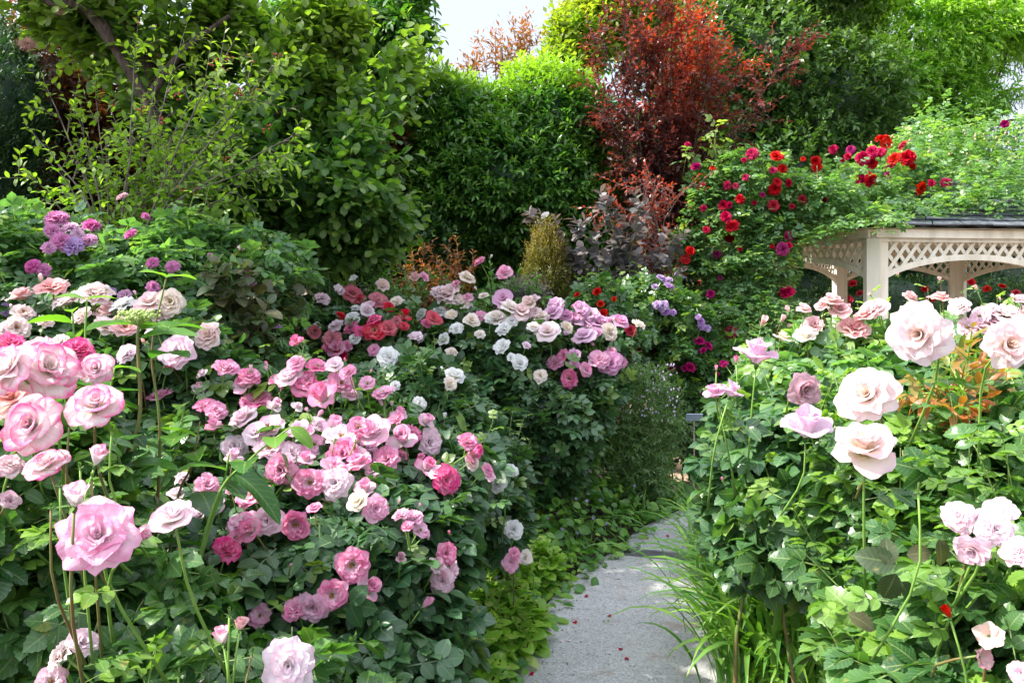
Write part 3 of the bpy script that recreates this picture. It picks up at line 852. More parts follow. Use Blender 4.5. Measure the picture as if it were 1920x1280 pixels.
def bush(name, label, cat, ells, blist, nleaf, size, mat, tm=None, near=None, group=None, ncane=6, fkw={}, up=.55, extra=0):
    lowest = min(ells, key=lambda e: e[0][2])
    root = thing(name, label, cat, (lowest[0][0], lowest[0][1], 0), group)
    r3 = random.Random(len(blist) * 7 + nleaf)
    more = []
    for b in blist:
        if b[3] in ('cup', 'open') and len(b) == 5 and b[2] > 15 and r3.random() < .3:
            a = r3.uniform(-1.2, 1.2); q = b[2] * r3.uniform(.7, 1.1)
            more.append((b[0] + math.sin(a) * q, b[1] - math.cos(a) * q * .9, max(7, b[2] * .30), 'bud' if r3.random() < .6 else 'greenbud', b[4]))
    for k in range(extra):
        b = r3.choice([b for b in blist if b[2] > 24 and b[3] in ('cup', 'open', 'ht')])
        a = r3.uniform(0, 6.28); q = b[2] * r3.uniform(.9, 1.8)
        nx, ny = b[0] + math.cos(a) * q, b[1] + math.sin(a) * q * .8
        if all(abs(nx - c[0]) + abs(ny - c[1]) > (c[2] * .6) for c in blist + more): more.append((nx, ny, b[2] * r3.uniform(.5, .95), r3.choice(['cup', 'cup', 'open', 'ht', 'side']), b[4]))
    for b in list(blist) + more:
        px, py, s, kind, pm = b[:5]
        if kind == 'greenbud': pm = 'green'
        kw = b[5] if len(b) > 5 else {}
        bloom(root, ells, px, py, s, kind, pm, up=kw.get('up', up), **{k: v for k, v in kw.items() if k != 'up'})
    root_jobs.append((root, ells, nleaf, size, mat, tm, dict(fkw), ncane))
    return root
root_jobs = []
# ------------------------------------------------------------------ ground, path, paving
g = Mesh(); S_ = 150
g.add([(-S_, -S_, 0), (S_, -S_, 0), (S_, S_, 0), (-S_, S_, 0)], [0, 1, 2, 3], [4])
solo('ground', g, M_SOIL, kind='structure')

LE = [(900, 1420), (948, 1290), (990, 1200), (1045, 1120), (1104, 1072), (1160, 1035), (1196, 1003), (1243, 978), (1285, 960), (1300, 950)]
RE = [(1560, 1420), (1500, 1290), (1440, 1160), (1420, 1080), (1425, 1035), (1450, 990), (1500, 955), (1540, 945)]
le = smooth_line([ground_at(x, y) for x, y in LE], 40)
re_ = smooth_line([ground_at(x, y) for x, y in RE], 40)

def concrete():
    m, ns, ls = new_mat('exposed_concrete')
    tc = N(ns, 'ShaderNodeTexCoord')
    n1 = N(ns, 'ShaderNodeTexNoise', i_Scale=2.2, i_Detail=4.0); ls.new(tc.outputs['Object'], n1.inputs['Vector'])
    n2 = N(ns, 'ShaderNodeTexNoise', i_Scale=120.0, i_Detail=3.0, i_Roughness=.7); ls.new(tc.outputs['Object'], n2.inputs['Vector'])
    n3 = N(ns, 'ShaderNodeTexVoronoi', i_Scale=130.0); ls.new(tc.outputs['Object'], n3.inputs['Vector'])
    n4 = N(ns, 'ShaderNodeTexNoise', i_Scale=9.0, i_Detail=5.0); ls.new(tc.outputs['Object'], n4.inputs['Vector'])
    col = mixc(ns, ls, maprange(ns, ls, n1.outputs['Fac'], .35, .7), (.345, .34, .335), (.43, .425, .41))
    col = mixc(ns, ls, maprange(ns, ls, n2.outputs['Fac'], .52, .66, 0, .5), col, (.16, .16, .17))
    col = mixc(ns, ls, maprange(ns, ls, n2.outputs['Fac'], .46, .34, 0, .6), col, (.62, .61, .6))
    sp = N(ns, 'ShaderNodeSeparateColor'); ls.new(n3.outputs['Color'], sp.inputs[0])
    col = mixc(ns, ls, maprange(ns, ls, sp.outputs[0], .8, .92, 0, .35), col, (.14, .135, .14))
    col = mixc(ns, ls, maprange(ns, ls, n4.outputs['Fac'], .58, .72, 0, .6), col, (.27, .20, .14))
    p = N(ns, 'ShaderNodeBsdfPrincipled', i_Roughness=.85); p.inputs['Specular IOR Level'].default_value = .25
    ls.new(col, p.inputs['Base Color'])
    b = N(ns, 'ShaderNodeBump', i_Strength=.6, i_Distance=.004); ls.new(n2.outputs['Fac'], b.inputs['Height']); ls.new(b.outputs[0], p.inputs['Normal'])
    o = N(ns, 'ShaderNodeOutputMaterial'); ls.new(p.outputs[0], o.inputs[0])
    return m
M_CONC = concrete()
M_DRAIN = plain_mat('drain_stone', (.065, .065, .07), (.11, .11, .11), 12, rough=.8, bump=.4, bdist=.003, c=(.06, .06, .06), cs=120)

# the drain strip runs across the path at photo row ~1045: split the slab there
d0a, d0b = ground_at(1160, 1034), ground_at(1445, 1062)
d1a, d1b = ground_at(1143, 1048), ground_at(1450, 1079)
def side(p, a, b): return (b[0] - a[0]) * (p[1] - a[1]) - (b[1] - a[1]) * (p[0] - a[0])
def cut(line, a, b, far):
    return [p for p in line if (side(p, a, b) > 0) == far]
near = cut(le, d1a, d1b, False) + [d1a] + [d1b] + cut(re_, d1a, d1b, False)[::-1]
far = [d0a] + cut(le, d0a, d0b, True) + cut(re_, d0a, d0b, True)[::-1] + [d0b]
def jag(pts, amp):
    return [np.array([p[0] + random.Random(i).uniform(-amp, amp), p[1] + random.Random(i + 9).uniform(-amp, amp), 0]) for i, p in enumerate(pts)]
pm = Mesh(); pm.poly(jag(near, .006), .030, .05); pm.poly(jag(far, .006), .030, .05)
solo('path', pm, M_CONC, kind='structure', smooth=False)
dm = Mesh(); dm.poly([d1a + [.002, .004, 0], d1b + [0, .004, 0], d0b - [0, .004, 0], d0a - [-.002, .004, 0]], .026, .04)
solo('drain_channel', dm, M_DRAIN, label='dark grey stone drain channel laid across the pale concrete path', cat='drain channel', smooth=False)

def paving_mat():
    m, ns, ls = new_mat('sandstone_paving')
    tc = N(ns, 'ShaderNodeTexCoord')
    br = N(ns, 'ShaderNodeTexBrick', i_Scale=1.0)
    br.inputs['Color1'].default_value = (.44, .33, .24, 1); br.inputs['Color2'].default_value = (.36, .25, .18, 1)
    br.inputs['Mortar'].default_value = (.12, .09, .07, 1); br.inputs['Mortar Size'].default_value = .012
    br.inputs['Brick Width'].default_value = .6; br.inputs['Row Height'].default_value = .4
    ls.new(tc.outputs['Object'], br.inputs['Vector'])
    no = N(ns, 'ShaderNodeTexNoise', i_Scale=14.0, i_Detail=5.0); ls.new(tc.outputs['Object'], no.inputs['Vector'])
    col = mixc(ns, ls, maprange(ns, ls, no.outputs['Fac'], .4, .7, 0, .5), br.outputs['Color'], (.24, .17, .12))
    p = N(ns, 'ShaderNodeBsdfPrincipled', i_Roughness=.8); ls.new(col, p.inputs['Base Color'])
    b = N(ns, 'ShaderNodeBump', i_Strength=.5, i_Distance=.004); ls.new(br.outputs['Fac'], b.inputs['Height']); b.invert = True
    ls.new(b.outputs[0], p.inputs['Normal'])
    o = N(ns, 'ShaderNodeOutputMaterial'); ls.new(p.outputs[0], o.inputs[0])
    return m
pv = Mesh(); pv.poly([(1.12, 5.35), (3.4, 5.1), (9.0, 5.1), (9.0, 12.0), (1.55, 12.0), (1.35, 7.0)], .022, .04)
solo('paving', pv, paving_mat(), kind='structure', smooth=False)

# ------------------------------------------------------------------ gazebo
V6 = [np.array(v) for v in [(3.17, 7.0), (5.05, 7.3), (6.6, 8.9), (5.96, 10.7), (4.36, 10.7), (2.75, 8.9)]]
CG = sum(V6) / 6
gz = thing('gazebo', 'cream wooden gazebo with arched lattice panels and a dark slate roof under climbing roses', 'gazebo', (CG[0], CG[1], 0))
Z_TOP, Z_LAT, Z_SPR, Z_APEX = 2.0, 1.905, 1.592, 1.775
for i, v in enumerate(V6):
    prv, nxt = V6[i - 1], V6[(i + 1) % 6]
    a, b = nrm(prv - v), nrm(nxt - v)
    out = nrm(-(a + b))
    t = np.array([-out[1], out[0]])
    mb = Mesh()
    ax = [(out[0], out[1], 0), (t[0], t[1], 0), (0, 0, 1)]
    z0, z1 = .022, Z_LAT + .03
    mb.box((v[0], v[1], (z0 + z1) / 2), (.052, .052, (z1 - z0) / 2), ax)
    mb.box((v[0], v[1], .11), (.075, .075, .09), ax)
    post = part('post', mb, M_PAINT, gz, smooth=False)
    for dname, dv in (('p', a), ('n', b)):
        nvec = np.array([-dv[1], dv[0]])
        cb = Mesh(); c = v + dv * .082
        cb.box((c[0], c[1], (z0 + z1) / 2 - .004), (.034, .026, (z1 - z0) / 2 - .004), [(dv[0], dv[1], 0), (nvec[0], nvec[1], 0), (0, 0, 1)])
        part('post_board', cb, M_PAINT, post, smooth=False)

def lattice_panel(A, B):
    L = np.linalg.norm(B - A); d = (B - A) / L; n = np.array([-d[1], d[0]])
    if (n @ (CG - A)) > 0: n = -n
    ax = [(d[0], d[1], 0), (n[0], n[1], 0), (0, 0, 1)]
    P3 = lambda s, o, z: np.array([A[0] + d[0] * s + n[0] * o, A[1] + d[1] * s + n[1] * o, z])
    x0, x1 = .118, L - .118
    arch = lambda s: Z_SPR + .02 + (Z_APEX - Z_SPR - .02) * (1 - ((s - L / 2) / (L / 2 - .11)) ** 2) ** .85 if abs(s - L / 2) < L / 2 - .11 else Z_SPR + .02
    # slats, two layers
    lat = Mesh()
    for layer, sg in ((0, 1), (1, -1)):
        slope = sg * 1.3
        for s0 in np.arange(-1.0, L + 1.0, .108):
            run = []
            for q in np.linspace(0, 1, 40):
                z = Z_SPR + (Z_LAT + .01 - Z_SPR) * q
                s = s0 + (z - Z_SPR) / slope
                if x0 - .01 < s < x1 + .01 and z > arch(s) + .012: run.append((s, z))
            if len(run) > 3:
                (sa, za), (sb, zb) = run[0], run[-1]
                c = P3((sa + sb) / 2, .006 if layer == 0 else -.006, (za + zb) / 2)
                vec = P3(sb, 0, zb) - P3(sa, 0, za); h = np.linalg.norm(vec) / 2; u = nrm(vec)
                w = np.cross(u, np.array([n[0], n[1], 0]))
                lat.box(c, (h, .0155, .005), [u, w, (n[0], n[1], 0)])
    po = part('lattice_panel', lat, M_PAINT, gz, smooth=False)
    # arched rail
    ar = Mesh(); K = 28
    vs, f = [], []
    for i, s in enumerate(np.linspace(x0, x1, K)):
        z = arch(s)
        for o, zz in ((.024, z + .026), (.024, z - .026), (-.024, z - .026), (-.024, z + .026)): vs.append(P3(s, o, zz))
        if i:
            a = (i - 1) * 4
            for k in range(4): f += [a + k, a + (k + 1) % 4, a + 4 + (k + 1) % 4, a + 4 + k]
    ar.add(vs, f, [4] * (len(f) // 4))
    part('arch_rail', ar, M_PAINT, po, smooth=False)
    # top beam and fascia
    bm = Mesh()
    c = P3(L / 2, .0, (Z_LAT + Z_TOP - .012) / 2); bm.box(c, (L / 2 + .03, .045, (Z_TOP - .012 - Z_LAT) / 2), ax)
    part('top_beam', bm, M_PAINT, gz, smooth=False)
    fa = Mesh()
    c = P3(L / 2, .075, Z_TOP - .025); fa.box(c, (L / 2 + .035, .012, .036), ax)
    part('fascia', fa, M_PAINT, gz, smooth=False)
for i in range(6): lattice_panel(V6[i], V6[(i + 1) % 6])

# slate roof: six slopes laid in overlapping courses
APX = np.array([CG[0], CG[1], 2.72])
OV = [CG + (v - CG) * (1 + .17 / np.linalg.norm(v - CG) * 1.0) for v in V6]
roof = Mesh(); NC = 12
for i in range(6):
    A3 = np.array([*OV[i], Z_TOP + .03]); B3 = np.array([*OV[(i + 1) % 6], Z_TOP + .03])
    nrm_ = nrm(np.cross(B3 - A3, APX - A3)); nrm_ = nrm_ if nrm_[2] > 0 else -nrm_
    for k in range(NC):
        t0, t1 = k / NC, min(1, (k + 1.15) / NC)
        a0, b0 = A3 + (APX - A3) * t0, B3 + (APX - B3) * t0
        a1, b1 = A3 + (APX - A3) * t1, B3 + (APX - B3) * t1
        nt = max(1, int(np.linalg.norm(b0 - a0) / .28))
        offs = .5 * (k % 2) / nt
        cuts = [0] + [q for q in (np.arange(nt + 1) / nt + offs) if 0.02 < q < .98] + [1]
        for c0, c1 in zip(cuts[:-1], cuts[1:]):
            jit = random.Random(int(i * 999 + k * 31 + c0 * 100)).uniform(0, .006)
            g0 = .006 / max(np.linalg.norm(b0 - a0), .1)
            L0, L1 = a0 + (b0 - a0) * (c0 + g0), a0 + (b0 - a0) * (c1 - g0)
            U0, U1 = a1 + (b1 - a1) * (c0 + g0), a1 + (b1 - a1) * (c1 - g0)
            up0 = nrm_ * (.028 + jit); up1 = nrm_ * (.010 + jit); th = nrm_ * .012
            vs = [L0 + up0, L1 + up0, U1 + up1, U0 + up1, L0 + up0 - th, L1 + up0 - th, U1 + up1 - th, U0 + up1 - th]
            roof.add(vs, [0, 1, 2, 3, 7, 6, 5, 4, 0, 4, 5, 1, 1, 5, 6, 2, 2, 6, 7, 3, 3, 7, 4, 0], [4] * 6)
part('roof', roof, M_SLATE, gz, smooth=False)
sof = Mesh()
for i in range(6):
    A3 = np.array([*OV[i], Z_TOP + .018]); B3 = np.array([*OV[(i + 1) % 6], Z_TOP + .018])
    a, b = CG + (V6[i] - CG) * .98, CG + (V6[(i + 1) % 6] - CG) * .98
    sof.add([A3, B3, (*b, Z_TOP + .018), (*a, Z_TOP + .018)], [0, 1, 2, 3], [4])
    ap = APX - [0, 0, .05]
    sof.add([(*a, Z_TOP + .018), (*b, Z_TOP + .018), ap], [0, 1, 2], [3])
part('soffit', sof, M_PAINT, gz, smooth=False)
for i in range(6):
    hp = Mesh(); A3 = np.array([*OV[i], Z_TOP + .07])
    hp.tube([A3, APX + [0, 0, .04]], [.03, .03], 6)
    part('ridge_cap', hp, M_SLATE, gz, smooth=False)

# ------------------------------------------------------------------ background trees and hedges
def tree(name, label, cat, ells, tpx, n, k, size, tm, mat, shootL=.22, spread=.9, trunk_r=.1, young_top=0.0, tip=.3, seed=0, lump=.22, lk=1.6, shell=.5, back=.3, hole=-9, group=None, base=None, limbs=7, droop=0.0, core=None, upn=.8, dirup=.45, jit=.35, bark=None, tz=None, lo=-260, hi=2180, top=-260, zmin=.1, ytop=.5):
    c0 = ells[0][0]
    b = base if base is not None else np.array([at(tpx, 500, c0[1])[0], c0[1], 0])
    root = thing(name, label, cat, b, group)
    rr = random.Random(seed)
    tr = Mesh()
    tz = tz if tz else c0[2]
    top_ = np.array([c0[0], c0[1], tz + ells[0][1][2] * .3])
    line = smooth_line([b, b * .6 + top_ * .4 + [rr.uniform(-.1, .1), 0, 0], top_], 12)
    tr.tube(line, [trunk_r, trunk_r * .3], 8)
    for j in range(limbs):
        c, r = ells[j % len(ells)]
        q = c + r * np.array([rr.uniform(-.75, .75), rr.uniform(-.6, .6), rr.uniform(-.3, .8)])
        s = line[rr.randrange(3, 10)]
        m_ = (s + q) / 2 + np.array([rr.uniform(-.1, .1), rr.uniform(-.1, .1), rr.uniform(0, .15) * np.linalg.norm(q - s)])
        tr.tube(smooth_line([s, m_, q], 8), [trunk_r * .4, trunk_r * .08], 6)
    part('trunk', tr, bark or M_BARK, root)
    mb = Mesh()
    p, nn, q = crown(ells, n, shell, lump, lk, back, zmin, seed, hole, lo=lo, hi=hi, top=top)
    d = nrm(nn * .8 + np.array([0, 0, dirup]) + .45 * RNG.normal(size=p.shape))
    zt = max(c[2] + r[2] for c, r in ells); zb = min(c[2] - r[2] for c, r in ells)
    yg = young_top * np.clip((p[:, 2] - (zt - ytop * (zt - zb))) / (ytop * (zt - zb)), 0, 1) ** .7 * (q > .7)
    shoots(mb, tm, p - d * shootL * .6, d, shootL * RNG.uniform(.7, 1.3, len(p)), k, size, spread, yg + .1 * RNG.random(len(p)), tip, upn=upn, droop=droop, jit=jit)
    if core:
        for c, r in ells: mb.ellip(c, r * core, 8, .15, attr=(0.5, .5, 0, 0))
    part('crown', mb, mat, root)
    return root

# dark hedge that closes the garden
p_h = []
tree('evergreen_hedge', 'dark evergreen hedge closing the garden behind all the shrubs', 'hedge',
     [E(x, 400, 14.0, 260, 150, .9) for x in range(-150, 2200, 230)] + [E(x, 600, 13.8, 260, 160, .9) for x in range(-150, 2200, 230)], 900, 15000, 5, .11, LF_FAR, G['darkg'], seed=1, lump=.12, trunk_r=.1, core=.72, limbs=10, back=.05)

# big evergreen right of centre
tree('evergreen_tree', 'tall broad dark green tree with small glossy leaves behind the red-leaved tree', 'tree',
     [E(1400, 120, 12.10, 190, 190, 1.2), E(1540, 200, 11.90, 150, 190, 1.0), E(1330, 330, 12.30, 220, 180, 1.0), E(1240, 60, 12.30, 120, 110, .9), E(1480, 330, 11.70, 170, 130, .9), E(1480, -20, 12.20, 190, 120, 1.0)],
     1420, 7000, 7, .125, LF_FAR, G['ever'], shootL=.2, seed=3, trunk_r=.08, core=.6, young_top=.2, back=.12, lump=.25, lk=2.2)
tree('olive_tree', 'grey-green fine-leaved tree between the dark evergreen and the bright green tree', 'tree',
     [E(1610, 210, 12.00, 75, 130, .6), E(1590, 300, 11.90, 90, 80, .6)], 1610, 2600, 9, .075, LF_FAR_N, G['grey'], shootL=.22, seed=4, core=.55, back=.12, trunk_r=.07)
tree('yellow_green_tree', 'yellow-green tree at the right edge of the open sky', 'tree',
     [E(1090, 70, 9.2, 75, 75, .6), E(1160, 20, 9.3, 110, 80, .7), E(1060, 130, 9.0, 60, 40, .4)], 1120, 1500, 6, .12, LF_FAR, G['yellowg'], shootL=.25, seed=5, young_top=.5, back=.25, lump=.35, trunk_r=.08, hole=-.55)
tree('bright_green_tree', 'tall airy bright green tree with drooping narrow leaves at the right', 'tree',
     [E(1720, 60, 12.60, 150, 130, 1.1), E(1660, 140, 12.40, 110, 90, .9), E(1780, 190, 12.60, 120, 70, .8), E(1870, 40, 12.80, 110, 75, .9), E(1700, 290, 12.40, 160, 70, .8), E(1640, 10, 12.60, 120, 70, .8), E(1900, 20, 13.00, 150, 70, .9)],
     1740, 6800, 8, .115, LF_MEDN, G['bright'], shootL=.28, spread=.7, seed=6, young_top=.45, droop=.12, back=.3, lump=.3, lk=2.4, hole=-.45, trunk_r=.08, dirup=.0)
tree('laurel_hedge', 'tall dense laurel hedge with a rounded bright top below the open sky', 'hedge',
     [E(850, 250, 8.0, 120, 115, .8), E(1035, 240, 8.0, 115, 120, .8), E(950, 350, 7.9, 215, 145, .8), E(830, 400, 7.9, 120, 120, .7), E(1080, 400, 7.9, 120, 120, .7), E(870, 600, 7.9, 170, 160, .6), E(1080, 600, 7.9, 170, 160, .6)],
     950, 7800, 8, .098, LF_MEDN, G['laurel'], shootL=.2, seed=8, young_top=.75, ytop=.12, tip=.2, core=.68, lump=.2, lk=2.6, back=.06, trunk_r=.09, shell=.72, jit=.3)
tree('photinia_tree', 'slender tree with bronze-pink shoot tips rising over the laurel hedge', 'tree',
     [E(940, 100, 9.0, 55, 32, .4), E(985, 75, 9.0, 26, 25, .3), E(885, 125, 9.0, 26, 14, .3)], 950, 105, 8, .10, LF_FAR_N, G['copper'], shootL=.3, seed=9, back=.6, lump=.4, trunk_r=.05, dirup=1.2)
az = tree('azalea_shrub', 'dark green shrub with a few red blooms seen through the gazebo arches', 'shrub',
     [E(1500, 600, 11.9, 110, 80, .5), E(1640, 590, 11.9, 120, 90, .5), E(1780, 590, 11.9, 120, 90, .5), E(1900, 600, 11.9, 120, 80, .5)], 1640, 2600, 7, .07, LF_FAR, G['ever'], seed=41, core=.8, trunk_r=.03, back=.05, limbs=3)
# left background
tree('dark_leaved_tree', 'tree with dark hanging leaves along the top left of the sky', 'tree',
     [E(640, 20, 7.2, 150, 80, .8), E(760, 55, 7.2, 55, 45, .5), E(560, 80, 7.4, 130, 80, .7), E(700, 110, 7.3, 90, 50, .5), E(720, -30, 7.2, 110, 60, .5)], 600, 1900, 7, .12, LF_MEDN, G['maple'], shootL=.3, seed=11, back=.3, lump=.3, hole=-.4, droop=.25, dirup=.1, trunk_r=.1)
tree('bronze_shrub', 'tall bronze-leaved shrub with light glinting through behind the smoke tree', 'shrub',
     [E(120, 200, 7.6, 160, 190, .8), E(300, 250, 7.6, 160, 200, .8), E(100, 380, 7.6, 160, 110, .7), E(300, 420, 7.6, 180, 110, .7)], 150, 3200, 7, .09, LF_FAR, G['bronze'], shootL=.2, seed=12, back=.2, lump=.3, lk=2.5, hole=-.5, trunk_r=.07, core=.5)
tree('copper_leaved_shrub', 'copper-leaved shrub showing between the smoke tree and the laurel hedge', 'shrub',
     [E(660, 320, 7.4, 90, 170, .6), E(730, 250, 7.5, 40, 60, .4)], 670, 1300, 7, .085, LF_FAR, G['bronze'], shootL=.2, seed=13, back=.2, trunk_r=.05, core=.5)
tree('cypress', 'dark green feathery cypress at the left edge of the garden', 'tree',
     [E(10, 220, 6.6, 85, 150, .6), E(-30, 380, 6.6, 110, 130, .6), E(20, 120, 6.8, 60, 90, .4)], 0, 2600, 9, .055, LF_FAR_N, G['conif'], shootL=.16, seed=14, dirup=1.4, spread=.5, core=.7, trunk_r=.09)
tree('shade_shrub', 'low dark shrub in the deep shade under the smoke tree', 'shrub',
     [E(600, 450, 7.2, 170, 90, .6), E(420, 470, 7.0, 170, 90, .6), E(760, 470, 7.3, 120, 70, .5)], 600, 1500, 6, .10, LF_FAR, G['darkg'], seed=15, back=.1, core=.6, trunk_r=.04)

# far conifer at the right edge
fc = thing('conifer', 'distant conifer with a bare dark trunk and drooping boughs against the sky', 'tree', (at(1833, 300, 15.5)[0], 15.5, 0))
tb = Mesh(); xc = at(1833, 300, 15.5)[0]
tb.tube([(xc, 15.5, 0), (xc + .02, 15.5, 3), (xc, 15.5, 7.4)], [.16, .07], 8)
rr = random.Random(5); ndl = Mesh()
pts_, dirs_ = [], []
for k in range(34):
    z = 2.2 + k * .15; a = rr.uniform(0, 6.28); L = rr.uniform(1.2, 2.1)
    if k % 4 == 0: a = rr.uniform(-.3, .3)
    e = np.array([xc + math.cos(a) * L, 15.5 + math.sin(a) * L * .6, z + rr.uniform(-.25, .25)])
    ln = smooth_line([(xc, 15.5, z), ((xc + e[0]) / 2, (15.5 + e[1]) / 2, z + .15), e], 12)
    tb.tube(ln, [.035, .01], 4, cap=False)
    for q in ln[3:]:
        for _ in range(7):
            pts_.append(q + RNG.normal(size=3) * .05); dirs_.append([rr.uniform(-.4, .4), rr.uniform(-.4, .4), -1])
part('trunk', tb, M_BARK, fc)
shoots(ndl, LF_FAR_N, np.array(pts_), np.array(dirs_, float), .3, 7, .09, .5, droop=.2)
part('crown', ndl, G['conif'], fc)

# ------------------------------------------------------------------ branching shrubs and trees built stem by stem
def stems_plant(name, label, cat, basepx, lines, Y, mat, tm, lsize, twig_every, twigL, k, spread=.9, r0=.012, bark=None, seed=0, tip=.4, young_fn=None, start=.25, upn=.9, group=None, droop=0, upb=.6, dY=.25, sub=1, subL=.35, jit=.3, pair=False, taper=.35):
    rr = random.Random(seed)
    bx = at(basepx, 500, Y)[0]
    root = thing(name, label, cat, (bx, Y, 0), group)
    P_, D_ = [], []
    tw = Mesh()
    for ln in lines:
        dy = rr.uniform(-dY, dY)
        w = [at(px, py, Y + dy * (i + 1) / len(ln)) for i, (px, py) in enumerate(ln)]
        w = [np.array([w[0][0] * .5 + bx * .5, Y, .0])] + w if w[0][2] > .1 else w
        L = smooth_line(w, 28)
        br = Mesh(); br.tube(L, [r0 * rr.uniform(.8, 1.2), r0 * .15], 6)
        part('branch', br, bark or M_TWIG, root)
        cum = np.concatenate([[0], np.cumsum(np.linalg.norm(np.diff(L, axis=0), axis=1))])
        s = cum[-1] * start
        while s < cum[-1]:
            q = np.array([np.interp(s, cum, L[:, i]) for i in range(3)])
            q2 = np.array([np.interp(min(s + .05, cum[-1]), cum, L[:, i]) for i in range(3)])
            tg = nrm(q2 - q + 1e-6)
            o = nrm(RNG.normal(size=3)); o = nrm(o - tg * (o @ tg))
            dd = nrm(tg * upb + o + np.array([0, 0, .25]))
            f = 1 - .5 * s / cum[-1]
            if sub > 1 and rr.random() < .6:
                e = q + dd * subL * f
                tw.tube([q, (q + e) / 2 + [0, 0, .02], e], [.004, .002], 3, cap=False)
                for h in range(sub):
                    tq = q + (e - q) * ((h + 1) / sub)
                    o2 = nrm(RNG.normal(size=3)); P_.append(tq); D_.append(nrm(dd * .8 + o2 * .7))
            P_.append(q); D_.append(dd)
            s += twig_every * rr.uniform(.6, 1.4)
        P_.append(L[-2]); D_.append(nrm(L[-1] - L[-3]))
    P_, D_ = np.array(P_), np.array(D_)
    yg = young_fn(P_) if young_fn else np.zeros(len(P_))
    mb = Mesh()
    shoots(mb, tm, P_, D_, twigL * RNG.uniform(.6, 1.3, len(P_)), k, lsize, spread, yg, tip, upn=upn, stem=tw, droop=droop, jit=jit, pair=pair, taper=taper)
    part('twigs', tw, bark or M_TWIG, root)
    part('foliage', mb, mat, root)
    return root

def high(z0, z1, amp=1.0):
    return lambda p: np.clip((p[:, 2] - z0) / (z1 - z0), 0, 1) * amp * RNG.uniform(.5, 1, len(p))

rr = random.Random(2)
red_lines = []
for tip in [(1130, 60), (1165, 10), (1195, -20), (1230, -30), (1262, -30), (1290, 0), (1315, 40), (1330, 100), (1475, 88), (1385, 110), (1120, 150), (1145, 230), (1350, 200), (1290, 90), (1210, 90), (1250, 150), (1330, 160), (1180, 180), (1160, 120), (1310, 40), (1240, 20), (1220, 200), (1290, 200)]:
    red_lines.append([(1245 + rr.uniform(-25, 25), 470), (1245 + (tip[0] - 1245) * .35 + rr.uniform(-15, 15), 360 + (tip[1] - 360) * .15), (1245 + (tip[0] - 1245) * .75, 360 + (tip[1] - 360) * .6), tip])
stems_plant('red_leaved_tree', 'upright tree with fiery red and plum leaves in front of the dark evergreen', 'tree', 1245, red_lines, 7.3, G['red'], LF_FAR, 0.064, .054, .22, 11, r0=.015, bark=M_BARK, seed=3, tip=.25, young_fn=lambda p: np.clip((p[:, 2] - 2.3) / 1.5, 0, 1) * RNG.random(len(p)) ** 1.1 * (.2 + .8 * (wave(p, 3.0, 12) > -.1)), start=.22, dY=.5, sub=2, subL=.3)
stems_plant('barberry_shrub', 'low arching shrub with coppery red leaves below the red-leaved tree', 'shrub', 1240, [[(1230, 470), (1190, 400), (1110, 390)], [(1230, 470), (1210, 370), (1150, 340)], [(1240, 470), (1260, 390), (1300, 340)], [(1230, 480), (1230, 380), (1215, 320)], [(1240, 470), (1200, 350), (1260, 370)], [(1230, 470), (1140, 400), (1100, 420)]], 6.6, G['red'], LF_FAR, .05, .08, .16, 7, r0=.008, seed=4, tip=.5, young_fn=lambda p: .45 * RNG.random(len(p)), sub=2, subL=.2)

# smoke tree, upper left
tree('smoke_tree', 'large smoke tree with rounded green leaves spreading over the upper left', 'tree',
     [E(470, 190, 5.1, 230, 170, .55), E(330, 60, 5.0, 240, 110, .5), E(600, 330, 4.9, 180, 120, .5), E(650, 190, 5.2, 120, 120, .45), E(560, 60, 5.2, 170, 90, .5), E(480, 370, 5.0, 160, 100, .5), E(690, 400, 4.9, 110, 60, .3), E(660, 110, 5.3, 110, 70, .4), E(180, 20, 5.0, 130, 70, .4), E(640, 450, 5.0, 110, 50, .3)],
     330, 2700, 8, .088, LF_ROUND, G['smoke'], shootL=.34, spread=1.0, seed=21, young_top=.35, tip=.3, lump=.36, lk=3.4, hole=-.18, trunk_r=.075, back=.25, base=np.array([-1.9, 5.1, 0]), limbs=4, shell=.55, bark=M_BARK)
st = [o for o in sc.objects if o.name.startswith('smoke_tree')][0]
for ln, r in (([(330, 560), (322, 330), (275, 190), (215, 90), (190, 40), (130, 5), (60, -40)], (.035, .02)), ([(215, 90), (160, 20), (100, 10), (60, -20)], (.03, .012)), ([(275, 190), (340, 100), (430, 30)], (.03, .012)), ([(322, 330), (420, 250), (560, 200)], (.03, .01))):
    mb = Mesh(); mb.tube(smooth_line([at(x, y, 4.62) for x, y in ln], 16), list(r), 8); part('limb', mb, M_BARK, st)
# unseen leafy lobe added to the tree, left of the frame, to shade the path
bo = Mesh()
sh_e = [(np.array([-3.0, 3.5, 4.3]), np.array([1.0, 1.25, .5])), (np.array([-3.7, 4.6, 4.4]), np.array([1.0, .8, .6]))]
p_, n_, q_ = crown(sh_e, 620, .3, .25, 3, 1.0, .1, 77, -.5, lo=-1e6, hi=1e6, top=-1e6)
shoots(bo, LF_ROUND, p_, nrm(n_ + [0, 0, .3]), .3, 8, .11, 1.0, .3 * RNG.random(len(p_)), .3)
part('shade_bough', bo, G['smoke'], st)
bl = Mesh(); bl.tube(smooth_line([(-1.95, 5.1, 2.0), (-2.4, 4.6, 3.4), (-3.0, 3.6, 4.2), (-3.3, 2.9, 4.4)], 14), [.05, .015], 7)
bl.tube(smooth_line([(-2.4, 4.6, 3.4), (-3.3, 4.7, 4.1), (-4.2, 4.8, 4.5)], 10), [.03, .01], 6)
part('limb', bl, M_BARK, st)  # unseen limbs added to carry the shading lobe
